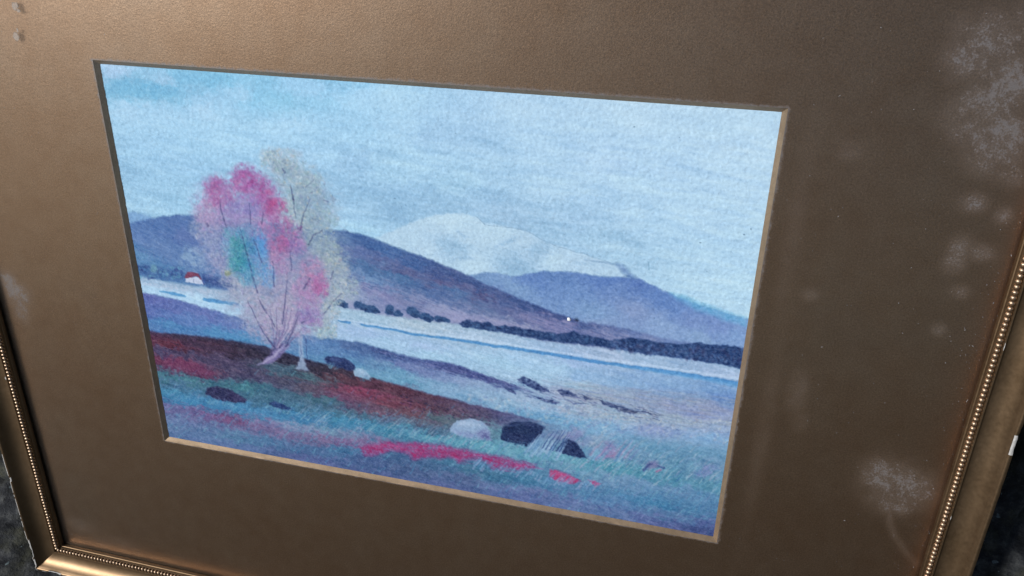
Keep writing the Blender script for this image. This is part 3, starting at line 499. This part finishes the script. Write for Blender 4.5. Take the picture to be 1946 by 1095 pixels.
    for (cx, cy, rx, ry, c, o_) in ((545,335,48,44,(160,182,208),.5),(585,400,52,60,(156,180,206),.6),(620,500,40,70,(164,182,206),.55),(450,400,72,60,(172,140,196),.5),(470,470,72,70,(160,150,200),.8),(500,550,70,70,(156,160,196),.6),(560,540,64,80,(158,156,196),.65),(540,620,62,42,(160,160,198),.5)): blob(cx, cy, rx, ry, c, o_, 0, .45, .3)
    cream = [(a_, b_, c_, d_, tuple(np.array(e_)*.85+np.array((118, 152, 196))*.15+np.array((8, 4, -6)))) for (a_, b_, c_, d_, e_) in cream]; pale = [(a_, b_, c_, d_, tuple(np.array(e_)*.85+np.array((128, 148, 190))*.15)) for (a_, b_, c_, d_, e_) in pale]
    leaves(cream, 1.3, .72); leaves(pale, 1.2, .62); leaves([(a_, b_, c_, d_, tuple(.78*np.array(e_)+.22*np.array((168, 136, 196)))) for (a_, b_, c_, d_, e_) in pink], 1.2, .62); leaves(teal, 1.5, .58)
    leaves([(455,472,9,15,(56,148,170)),(462,496,8,12,(52,146,178)),(497,468,5,14,(66,146,218)),(488,352,14,9,(178,62,150)),(470,330,12,8,(184,66,154)),(516,392,10,12,(190,56,140)),(408,350,9,8,(182,76,156)),(540,462,12,12,(184,84,154)),(604,545,9,12,(184,92,160)),(445,395,14,10,(138,124,192)),(480,400,16,10,(132,122,194)),(560,470,10,12,(140,120,186)),(580,600,14,10,(142,112,184)),(575,385,14,12,(128,156,196)),(600,420,12,14,(134,160,194)),(620,470,10,14,(140,160,188)),(545,330,12,10,(138,164,196))], 1.6, .5)
    T = lambda a, b: (220+a/2.38, 280+b/2.38)
    for s, w in (([(470,240),(480,300),(500,362)],[1.5,3,1.5]),([(605,255),(612,345)],[1.5,3]),([(665,290),(660,345)],[1,2.5]),([(753,95),(767,115)],[2,4]),([(790,175),(803,235)],[1.5,4]),([(803,235),(814,320)],[2,1.5]),([(880,235),(850,300),(835,375)],[1,2.5,4]),([(935,375),(890,400),(870,440)],[1.5,3,2]),([(560,365),(590,470),(615,570),(640,660)],[1.5,2.5,3,3]),([(625,420),(660,520)],[2,3]),([(710,520),(715,630)],[2,3]),([(650,695),(683,750)],[2,3.5]),([(790,470),(795,560)],[1,2]),([(775,600),(765,700),(755,800)],[1.5,2,4]),([(880,590),(850,640)],[2,3]),([(985,560),(970,600)],[2,2]),([(1025,660),(980,700),(945,750)],[1.5,2,2.5]),([(690,760),(720,810)],[1.5,2]),([(825,760),(800,830),(770,900)],[2,3,4]),([(600,700),(660,830),(715,900)],[1,2,3]),([(880,775),(840,795)],[1,2.5]),([(740,830),(735,880),(715,915)],[3,4,5]),([(900,140),(860,180)],[1,1.5]),([(410,345),(418,355)],[3,3]),([(940,240),(960,245)],[1.5,2])):
        stroke([T(*p) for p in s], w, (66,52,108), .46, 1.4, .0)
    # small touches over the whole crown, warm and cool, light and dark
    crown = cream+pale+pink+teal
    for k in range(2600):
        cx, cy, rx, ry, c = crown[fol.integers(len(crown))]; a = fol.uniform(0, 6.283); q = math.sqrt(fol.random())*1.22; rr = fol.uniform(.9, 2.3)
        sh = (fol.random()-.5)*2; cc = np.clip(np.array(c)+sh*np.array((34, 34, 22))+fol.normal(0, 7, 3), 20, 240)
        px_, py_ = cx+rx*q*math.cos(a), cy+ry*q*math.sin(a); an = fol.uniform(.6, 2.5); ln = fol.uniform(2.5, 7)
        stroke([(px_, py_), (px_+ln*math.cos(an)*(1 if px_ > 500 else .8), py_-ln*math.sin(an))], [rr*1.5, .7], tuple(cc), .36, 1.2)
    for k in range(260):
        cx, cy, rx, ry, c = cream[fol.integers(len(cream))]; a = fol.uniform(0, 6.283); q = math.sqrt(fol.random())*1.25
        blob(cx+rx*q*math.cos(a), cy+ry*q*math.sin(a), fol.uniform(1.5, 3), fol.uniform(1, 2), [(190,196,196),(120,142,178),(150,160,186),(196,190,180)][k % 4], .42, fol.uniform(0, 3), .6)
    stroke([(500,690),(516,680),(532,664)], [4, 6, 3], (182,170,214), .75, 2.0); stroke([(522,684),(534,672),(546,656)], [3, 4, 2], (112,92,150), .6, 1.6); stroke([(496,690),(490,693)], 4, (170,160,208), .6, 2)
    for k in range(14):
        x = fol.uniform(505, 560); stroke([(524+(x-530)*.2, 660), (x, 625), (x+(x-530)*.5, 585)], [2.6, 2, .8], [(170,150,200),(112,84,140),(196,180,214)][k % 3], .4, 1.3)
    # ---- tooth of the paper breaks every wash a little; stray dark specks
    lum = col.mean(-1, keepdims=True)/255
    col -= (tooth*2.4+fine*1.2)[..., None]*(1.15-.5*lum)
    for (x, y, r) in ((1427,435,2),(1415,446,2.2),(1330,462,1.8),(1345,517,1.6),(866,254,1.6),(1244,606,1.6),(1290,262,1.5),(1206,242,1.5),(751,377,1.4),(1011,720,1.6)): blob(x, y, r*.7, r*.7, (70,85,115), .7, 0, .5)
    stroke([(1232,498),(1233,512)], 2, (120,165,200), .6, .8)
    # the name scratched in the corner
    for s in ([(364,806),(374,819),(379,808)],[(376,806),(366,821)],[(384,808),(383,818),(389,822)],[(392,812),(398,808),(397,818),(404,820)],[(408,814),(416,818)]): stroke(s, 1.6, (66,86,140), .55, .7, .3)
    for s in ([(1134,960),(1140,966)],[(1157,962),(1160,970)]): stroke(s, [2, 4], (80,88,150), .6, 1)
    # the pigments are a little greyer than their first mix
    g3 = col @ C((.3, .5, .2)); k = (.95-.12*sm(100, 185, g3))[..., None]
    col = g3[..., None]+(col-g3[..., None])*k
    x_ = np.clip(col, 0, 255)/255; col = 255*(x_-.062*np.sin(np.pi*np.clip(x_/.84, 0, 1)))
    # final balance of the pigments: reds and violets fade, darks lean to blue green
    g4 = col @ C((.3, .5, .2)); w5 = (1-.75*sm(172, 200, g4))[..., None]
    bal = col @ np.array([[.836, -.021, -.021], [-.005, .813, -.022], [.169, .094, .871]], np.float32)+C((-15.0, 10.0, 20.0))
    col = col+(bal-col)*w5+(sm(172, 200, g4)*4)[..., None]*C((1.6, -.3, -1.0))
    g5 = col @ C((.3, .5, .2)); col = g5[..., None]+(col-g5[..., None])*(.95+.06*sm(165, 195, g5))[..., None]
    # granulation: heavier washes settle into the tooth and leave pale grains
    dark = np.clip(1-col.mean(-1)/205, 0, 1)
    col -= ((tooth*6.0+fine*5.0+noise(.9, .7, 61)*4.0)*(.12+dark))[..., None]*C((1, .95, .8))
    relief = noise(.95, .62, 31, .2, 3)*.7+noise(2.2, 1.2, 32, .2)*.3
    return np.clip(col, 8, 245), relief.astype(np.float32)

PIGMENT_GAIN = (0.98, 0.99, 1.03)                       # paper and pigment reflectance against their mixed colours

# ----------------------------------------------------------------- the ground and the stone the picture leans on
def stone_surface():
    def axis(a, f0, f1, b, fine, coarse):
        l = [f0]; s = fine
        while l[-1] > a: l.append(l[-1]-s); s = min(s*1.25, coarse)
        r = [f1]; s = fine
        while r[-1] < b: r.append(r[-1]+s); s = min(s*1.25, coarse)
        return np.array(l[::-1][:-1]+list(np.arange(f0, f1, fine))+r)
    xs = axis(-1.1, -.31, .31, 1.1, .0016, .05); ss = axis(-.7, -.06, .20, 1.3, .0016, .05)
    X, S = np.meshgrid(xs, ss)
    n = np.zeros_like(X)
    for k, (cell, amp) in enumerate(((.11, .011), (.045, .006), (.018, .0036), (.008, .0019), (.0035, .0010))): n += lattice(50+k, X+S*.13, S-X*.1, cell)*amp
    crack = np.abs(lattice(70, X, S, .05)); n -= .010*np.exp(-(crack/.05)**2)
    ct, st = math.cos(TILT), math.sin(TILT)
    depth = .024-n                                      # metres behind the mat face, always behind the frame's back (8 mm)
    depth = np.maximum(depth, .0095)
    up = np.clip(S, 0, .78); over = np.clip(S-.78, 0, None); fr = np.clip(S, None, 0)
    # the slope (picture space depth/up turned by the tilt), rounded over at the top, a rough ledge in front
    by = depth*ct+up*st+over*.95; bz = -depth*st+up*ct-over*over*.8
    ly = fr+.012; lz = -.004+n*.8-np.clip(-fr-.25, 0, None)*.25
    lz = np.minimum(lz, -.0045)
    w = 1/(1+np.exp(-(S-.006)/.003))
    Yw = by*w+ly*(1-w); Zw = bz*w+lz*(1-w)
    Zw -= np.clip(np.abs(X)-.8, 0, None)**2*4
    return grid_mesh('stone', np.stack([X, Yw, Zw], -1))
stone = link('stone_slope', stone_surface(), STONE); stone['kind'] = 'structure'; stone['label'] = 'dark mossy stone slope behind the gilt frame'; stone['category'] = 'stone'
gx = np.linspace(-60, 60, 81); GX, GY = np.meshgrid(np.sign(gx)*(np.abs(gx)/60)**2*60, np.sign(gx)*(np.abs(gx)/60)**2*60)
ground = link('ground', grid_mesh('ground', np.stack([GX, GY, -.32+lattice(9, GX, GY, .8)*.03*np.clip(1-np.hypot(GX, GY)/40, 0, 1)], -1)), SOIL)
ground['kind'] = 'structure'; ground['label'] = 'dark soil around the foot of the stone'; ground['category'] = 'ground'

# lichen flakes lying on the stone
def lichen():
    rnd = random.Random(3); vs, fs = [], []
    dg = bpy.context.evaluated_depsgraph_get(); dg.update()
    spots = [(353, 135, 3), (355, 138, 3), (354, 115, 2.2), (353, 175, 2.2), (355, 159, 1.6), (360, 148, 1.5), (-122, 232, 3.2), (-123, 236, 2.6), (-130, 257, 3), (-131, 263, 2.4), (-135, 300, 3), (-130, 291, 2.6), (-117, 294, 3.2), (-118, 232, 1.5), (-128, 303, 2.5), (-126, 245, 1.6), (-113, 286, 1.4)]
    for k in range(240): spots.append((rnd.choice([rnd.uniform(-210, -96), rnd.uniform(345, 470)]), rnd.uniform(-60, 300), rnd.uniform(.5, 2.0)))
    for (x, y, r) in spots:
        for j in range(int(5+r*6)):
            a = rnd.uniform(0, 6.28); q = r*math.sqrt(rnd.random())*1.3
            p = ROOT_M @ pic(x+q*math.cos(a), y+q*math.sin(a), 40); d = (ROOT_M.to_3x3() @ Vector((0, 1, 0)))
            ok, loc, nor, _ = stone.ray_cast(p, d)
            if not ok: continue
            t = nor.orthogonal().normalized(); b = nor.cross(t); s = rnd.uniform(.3, .85)/1000*(1+r*.15); n0 = len(vs); k = 6
            vs.append(loc+nor*(.0004+s*.3))
            for i in range(k):
                an = 6.283*i/k+rnd.uniform(-.3, .3); rr = s*rnd.uniform(.6, 1.35); vs.append(loc+t*math.cos(an)*rr+b*math.sin(an)*rr+nor*rnd.uniform(.0000, .0006))
            for i in range(k): fs.append((n0, n0+1+i, n0+1+(i+1) % k))
    return mesh('lichen', vs, fs, True)
lic = link('lichen', lichen(), LICHEN); lic['kind'] = 'stuff'; lic['label'] = 'pale grey green lichen flecks on the dark stone'; lic['category'] = 'lichen'

# ----------------------------------------------------------------- the framed picture
root = bpy.data.objects.new('framed_picture', None); COL.objects.link(root); root.empty_display_size = .05
root.matrix_world = ROOT_M
root['label'] = 'worn gilt beaded frame with gold mat around a watercolour of hills'; root['category'] = 'picture'

# paper sheet carrying the watercolour
def srgb2lin(c): c = c/255.0; return np.where(c <= .04045, c/12.92, ((c+.055)/1.055)**2.4)
PNX, PNY = 860, 600
U0, U1, V0, V1 = -.012, 1.012, -.016, 1.016
pig, relief = paint_sheet(U0, U1, V0, V1, PNX, PNY)
uu, vv = np.meshgrid(np.linspace(U0, U1, PNX), np.linspace(V0, V1, PNY))
co = np.stack([uu*OPEN_W-OPEN_W/2, .00162-relief*.00005, BASE-vv*OPEN_H], -1)
sheet_me = grid_mesh('watercolour', co)
ca = sheet_me.color_attributes.new('pigment', 'FLOAT_COLOR', 'POINT')
lin = np.concatenate([srgb2lin(pig)*np.array(PIGMENT_GAIN), np.ones((PNY, PNX, 1))], -1).astype(np.float32); ca.data.foreach_set('color', np.clip(lin, 0, .92).ravel())
sheet = link('watercolour', sheet_me, PAPER, root, 'watercolour of pink trees, a pale lake and snowy hills on rough paper')

# gold mat with its window
def mat_board():
    def lines(a, b, c, d, step): return np.concatenate([np.linspace(a, b, int((b-a)/step)+1)[:-1], np.linspace(b, c, int((c-b)/step)+1), np.linspace(c, d, int((d-c)/step)+1)[1:]])
    W, H = 254.0, OPEN_H*1000; ex = 4.5
    xs = lines(-SIDE*1000-ex, 0, W, W+SIDE*1000+ex, 1.0); ys = lines(-HEAD*1000-ex, 0, H, H+FOOT*1000+ex, 1.0)
    X, Y = np.meshgrid(xs, ys); cx, cy = (xs[:-1]+xs[1:])/2, (ys[:-1]+ys[1:])/2
    keep = ~((cx[None, :] > 0) & (cx[None, :] < W) & (cy[:, None] > 0) & (cy[:, None] < H))
    dx = np.maximum(np.maximum(-X, X-W), 0); dy = np.maximum(np.maximum(-Y, Y-H), 0); d = np.hypot(dx, dy)
    bow = lattice(31, X, Y, 120)*.00012*np.clip(d/25, 0, 1)
    me = grid_mesh('mat', np.stack([X/1000-OPEN_W/2, bow, BASE-Y/1000], -1), keep)
    vattr(me, 'edge', np.exp(-d/1.5)*np.where((dy > 0) & (Y > H), .75, 1.0))
    bl = np.zeros_like(X)
    for (x, y, rx, ry, s) in ((308,-24,10,8,1.15),(302,-18,8,7,1.),(315,-13,10,9,1.2),(310,-5,10,8,1.2),(306,0,8,7,1.1),(315,5,10,9,1.2),(312,-26,6,7,.9),(312,11,6,6,.8),(319,12,6,6,.9),(313,25,4.5,3.5,.9),(322,16,3.5,4,.8),(322,28,3,3,.8),(313,40,4,4,.95),(319,41,4.5,3,.95),(312,45,3.5,4,.95),(316,55,3,2.5,.8),(313,69,2.5,2.5,.7),(271,62,3,2.5,.6),(274,12,4,4,.5),(273,101,4,9,.55),(276,112,3,4,.45),
        (313,133.5,12,11,1.2),(307,130,8,9,1.1),(320,134,7,9,1.),(314,142,8,5,.95),(-64,107,7,6,1.3),(-68,102,6,6,1.2),(-65,114,5,7,1.1),(-64,119,3,4,.6),(-63,240,10,5,.5),(-42,246,14,4,.4),(300,-26,6,5,.6),(299,-13,4,4,.6),(328,0,6,20,.7),(262,40,3,30,.32),(264,120,3,40,.3)):
        bl = np.maximum(bl, s*np.exp(-(((X-x)/rx)**2+((Y-y)/ry)**2)**1.4))
    bl = bl*np.clip(.95+.28*lattice(41, X, Y, 5.5)+.30*lattice(42, X, Y, 2.2), .3, 1.3)      # ragged, uneven growth
    # a smear trailing from the round bloom
    px = np.array([313.5, 314.2, 317.1, 323.3, 327]); py = np.array([147, 150, 156, 163.6, 167])
    for i in range(4):
        t = np.clip(((X-px[i])*(px[i+1]-px[i])+(Y-py[i])*(py[i+1]-py[i]))/((px[i+1]-px[i])**2+(py[i+1]-py[i])**2), 0, 1)
        bl = np.maximum(bl, (.72-.12*i)*np.exp(-(np.hypot(X-px[i]-t*(px[i+1]-px[i]), Y-py[i]-t*(py[i+1]-py[i]))/1.5)**2))
    vattr(me, 'bloom', bl)
    er, eb, el = (W+SIDE*1000)-X, (H+FOOT*1000)-Y, X+SIDE*1000
    glow = .48*np.exp(-np.clip(er, 0, 99)/4.2)+.16*np.exp(-np.clip(eb, 0, 99)/7.0)+.10*np.exp(-np.clip(el, 0, 99)/5)  # painted rail reflection, fading inward from right, bottom and left rails
    vattr(me, 'rail_glow', np.clip(glow*(1+.3*lattice(33, X, Y, 14)), 0, .85))
    return me
mat_o = link('mat', mat_board(), CARD, root, 'gold card mat with mildew bloom and dusty window edge')
# the bevelled sides of the window, one strip to a side, each slightly rough
def bevel(a, b, inn):
    n = 160; rnd = np.random.default_rng(int(a[0]*3+a[1]*7+b[0]+50)); vs = []
    for i in range(n+1):
        t = i/n; ax, ay = a[0]+(b[0]-a[0])*t, a[1]+(b[1]-a[1])*t
        for k, q in enumerate((0, .12, .5, 1.0)):
            wob = rnd.normal(0, .035) if 0 < i < n and k in (1, 2) else 0
            ex, ey = (b[0]-a[0], b[1]-a[1]); Ln = math.hypot(ex, ey); tt = (BEV*q)*(1-2*t)/Ln
            vs.append(pic(ax+ex*tt+inn[0]*(BEV*q+wob), ay+ey*tt+inn[1]*(BEV*q+wob), -1.56*q+(.0 if q else .02)))
    fs = [(i*4+k, i*4+k+1, (i+1)*4+k+1, (i+1)*4+k) for i in range(n) for k in range(3)]
    return mesh('mat_bevel', vs, fs, True)
BEV = 1.6; Wm, Hm = 254.0, OPEN_H*1000
for a, b, inn in (((0, 0), (Wm, 0), (0, 1)), ((Wm, 0), (Wm, Hm), (-1, 0)), ((Wm, Hm), (0, Hm), (0, -1)), ((0, Hm), (0, 0), (1, 0))):
    link('mat_bevel', bevel(a, b, inn), BEVELG, mat_o)
# backing board
def slab(x0, y0, x1, y1, h0, h1, name):
    v = [pic(x, y, h) for h in (h0, h1) for (x, y) in ((x0, y0), (x1, y0), (x1, y1), (x0, y1))]
    return mesh(name, v, [(0, 1, 2, 3), (7, 6, 5, 4), (0, 4, 5, 1), (1, 5, 6, 2), (2, 6, 7, 3), (3, 7, 4, 0)])
link('backing_board', slab(-SIDE*1000-4.4, -HEAD*1000-4.4, Wm+SIDE*1000+4.4, Hm+FOOT*1000+4.4, -4.5, -2.4, 'backing_board'), BOARD, root)
glass = link('glass_pane', slab(-SIDE*1000-4.2, -HEAD*1000-4.2, Wm+SIDE*1000+4.2, Hm+FOOT*1000+4.2, .35, 1.28, 'glass_pane'), GLASS, root, 'thin clear picture glass with dust specks')

glass.data.polygons.foreach_set('material_index', [1, 0, 1, 1, 1, 1])      # only the face towards the viewer mirrors

# ---- moulded rails, mitred at the corners
PROFILE = [(0, 1.30), (0, 2.1), (.25, 2.7), (.55, 2.85), (.62, 3.5), (.85, 3.9), (2.45, 4.1), (2.6, 5.2), (2.75, 5.55), (3.15, 5.6), (3.35, 5.35), (3.5, 4.75), (4.2, 4.55), (5.4, 4.62), (6.8, 4.9), (8.2, 5.4), (9.5, 6.15), (10.6, 7.1), (11.5, 8.2), (12.1, 9.15), (12.35, 9.35), (12.5, 9.65), (12.9, 9.85), (13.35, 9.85), (13.9, 9.6), (13.9, 6.5), (13.6, 2), (13.6, -7.9), (6, -7.9), (6, 1.30)]
X0m, X1m, Y0m, Y1m = -SIDE*1000, Wm+SIDE*1000, -HEAD*1000, Hm+FOOT*1000
def rail(side, chips, worn):
    """chips: (along, half length, depth) bites out of the outer lip; worn: stretches where the lip shows gesso"""
    Ltot = (Y1m-Y0m) if side in 'LR' else (X1m-X0m); n = int(Ltot/1.2); P = len(PROFILE); vs = []; rnd = np.random.default_rng(ord(side))
    s_mid = np.linspace(0, 1, n+1); wav = np.interp(s_mid*Ltot, np.arange(0, Ltot+4, 3), rnd.normal(0, .05, len(np.arange(0, Ltot+4, 3))))
    bite = np.zeros(n+1)
    for (c, hl, dp) in chips: bite = np.maximum(bite, dp*np.clip(1-((s_mid*Ltot-c)/hl)**2, 0, 1)**.6*(1+.25*rnd.normal(size=n+1)))
    for i, t in enumerate(s_mid):
        for k, (d, h) in enumerate(PROFILE):
            dd, hh = d, h
            if 20 <= k <= 25:
                dd = d-max(0, bite[i])*((d-12.1)/1.8)+wav[i]*((d-12.1)/1.8); hh = h-max(0, bite[i])*.35*((d-12.1)/1.8)
            al = -d+(Ltot+2*d)*t
            if side == 'L': p = pic(X0m-dd, Y0m+al, hh)
            elif side == 'R': p = pic(X1m+dd, Y0m+al, hh)
            elif side == 'T': p = pic(X0m+al, Y0m-dd, hh)
            else: p = pic(X0m+al, Y1m+dd, hh)
            vs.append(p)
    fs, mi = [], []; flip = side in 'RT'
    for i in range(n):
        s = (i+.5)/n*Ltot; w_here = any(a <= s <= b and rnd.random() < pr for (a, b, pr) in worn)
        for k in range(P):
            a, b, c, d = i*P+k, i*P+(k+1) % P, (i+1)*P+(k+1) % P, (i+1)*P+k
            fs.append((a, d, c, b) if flip else (a, b, c, d))
            g = (bite[i] > .22 and 21 <= k <= 25) or (w_here and k in (23, 24))
            mi.append(1 if g else 0)
    for e in (0, n): fs.append(tuple(e*P+k for k in range(P))); mi.append(0)
    me = mesh('frame_rail', vs, fs, True); bm = bmesh.new(); bm.from_mesh(me); bmesh.ops.recalc_face_normals(bm, faces=bm.faces); bm.to_mesh(me); bm.free()
    me.polygons.foreach_set('material_index', mi)
    me.set_sharp_from_angle(angle=math.radians(38)); return me
def al_y(y): return y-Y0m
def al_x(x): return x-X0m
rails = {}
for side, chips, worn in (('L', [(al_y(238), 3.5, .55), (al_y(243), 3.2, 1.1), (al_y(250), 2.6, .5), (al_y(257), 4.2, 1.0), (al_y(263), 3, .8), (al_y(199), 1.2, .4)], [(al_y(185), al_y(268), .85), (al_y(60), al_y(185), .12)]),
                          ('R', [(al_y(101), 5.2, .36)], []),
                          ('T', [], []), ('B', [(al_x(-64), 3.5, .8), (al_x(-82), 3, .5)], [(al_x(-90), al_x(-48), .7)])):
    rails[side] = link('frame_rail', rail(side, chips, worn), [GILT, GESSO], root)

# ---- the string of beads on every rail
def bead_mesh():
    vs, fs = [], []; seg, ring = 8, 4
    for r in range(1, ring):
        th = math.pi*r/ring
        for s in range(seg): ph = 2*math.pi*s/seg; vs.append((math.sin(th)*math.cos(ph), math.sin(th)*math.sin(ph), math.cos(th)))
    vs += [(0, 0, 1), (0, 0, -1)]; top, bot = len(vs)-2, len(vs)-1
    for s in range(seg):
        fs.append((top, s, (s+1) % seg)); fs.append((bot, (ring-2)*seg+(s+1) % seg, (ring-2)*seg+s))
        for r in range(ring-2): fs.append((r*seg+s, (r+1)*seg+s, (r+1)*seg+(s+1) % seg, r*seg+(s+1) % seg))
    return vs, fs
bv, bf = bead_mesh(); BEAD_ME = mesh('bead', bv, bf, True); BEAD_ME.materials.append(BEADG)
PITCH, BD, BH = 1.88, 1.62, 4.72
brnd = random.Random(4)
for side, ro in rails.items():
    Ltot = (Y1m-Y0m+2*BD) if side in 'LR' else (X1m-X0m+2*BD); n = int(Ltot/PITCH); st = Ltot/n; rest_v, rest_f = [], []
    for i in range(n):
        s = (i+.5)*st; a = s-BD
        x, y = {'L': (X0m-BD, Y0m+a), 'R': (X1m+BD, Y0m+a), 'T': (X0m+a, Y0m-BD), 'B': (X0m+a, Y1m+BD)}[side]
        ra, rc, rh = .80*brnd.uniform(.94, 1.05), .98*brnd.uniform(.95, 1.05), .86*brnd.uniform(.9, 1.06)
        sc = (rc, rh, ra) if side in 'LR' else (ra, rh, rc)
        shown = (side == 'R' and y > 15) or (side == 'L' and y > 105) or (side == 'B' and x < 20)
        c = pic(x, y, BH)
        if shown:
            o = bpy.data.objects.new('bead', BEAD_ME); COL.objects.link(o); o.parent = ro; o.location = c; o.scale = [k/1000 for k in sc]; o.rotation_euler = (brnd.uniform(-.12, .12), brnd.uniform(-.12, .12), brnd.uniform(-.12, .12))
        else:
            n0 = len(rest_v); rest_v += [c+Vector((v[0]*sc[0], v[1]*sc[1], v[2]*sc[2]))/1000 for v in bv]; rest_f += [tuple(n0+k for k in f) for f in bf]
    if rest_v: ro2 = link('bead_string', mesh('bead_string', rest_v, rest_f, True), BEADG, ro); ro2['kind'] = 'stuff'

# ---- flakes of lost gilding, dried drops and dust on the glass
def lump(name, x, y, h, rx, ry, rz, mt, parent, seed, label=None):
    rnd = random.Random(seed); vs = []
    for (vx, vy, vz) in bv: k = rnd.uniform(.75, 1.25); vs.append((vx*rx*k/1000, vy*rz*k/1000, vz*ry*k/1000))
    o = link(name, mesh(name, vs, bf, True), mt, parent, label); o.location = pic(x, y, h); return o
for i, (sd, x, y, h, rx, ry) in enumerate((('L', -77.6, 150.3, 5.4, .5, 1.0), ('L', -75.1, 216.1, 2.6, .35, 1.0), ('B', -49.5, 256.3, 4.2, 1.2, .5), ('R', 331.5, 139.4, 5.45, .14, 1.3), ('R', 331.4, 69.9, 5.45, .14, 1.6), ('B', -64, 267.2, 9.2, 2.2, .6))):
    lump('bare_chip', x, y, h, rx, ry, .28, GESSO, rails[sd], i)
for i, (x, y, rx, ry) in enumerate(((-29.1, -18.2, 1.5, 1.5), (-27.8, -16.6, .8, .6), (-31.8, -7.0, 1.25, 1.4), (-30.4, -9.4, .5, .7))): lump('dried_drop', x, y, 1.28, rx*1.15, ry*1.15, .07, DROP, glass, 20+i)
lump('paint_speck', 188.9, 82.6, 1.35, .72, .72, .4, mat_plain('white_speck', (.75, .77, .8), .6, .1), glass, 40)
def dust():
    rnd = random.Random(8); vs, fs = [], []
    for k in range(420):
        z = rnd.random()
        if z < .42: x, y = X1m-abs(rnd.gauss(0, 5)), rnd.uniform(10, 250)
        elif z < .55: x, y = rnd.uniform(X0m, X1m), Y1m-abs(rnd.gauss(0, 9))
        elif z < .9: x, y = rnd.uniform(258, X1m), rnd.uniform(Y0m, 200)
        else: x, y = rnd.uniform(X0m, X1m), rnd.uniform(Y0m, Y1m)
        if not (X0m < x < X1m and Y0m < y < Y1m): continue
        if -1 < x < 255 and -1 < y < 176: continue
        s = rnd.choice([.05, .06, .08, .1, .15])*rnd.uniform(.7, 1.2); a = rnd.uniform(0, 6.28); el = rnd.choice([1, 1, 1.6, 4]) if s < .12 else 1; n0 = len(vs); c, q = math.cos(a), math.sin(a)
        for (p, r, h) in ((-s*el, 0, 1.285), (0, -s, 1.285), (s*el, 0, 1.285), (0, s, 1.285), (0, 0, 1.285+s*.8)): vs.append(pic(x+p*c-r*q, y+p*q+r*c, h))
        fs += [(n0, n0+1, n0+4), (n0+1, n0+2, n0+4), (n0+2, n0+3, n0+4), (n0+3, n0, n0+4)]
    return mesh('dust', vs, fs)
du = link('dust', dust(), DUST, glass); du['kind'] = 'stuff'
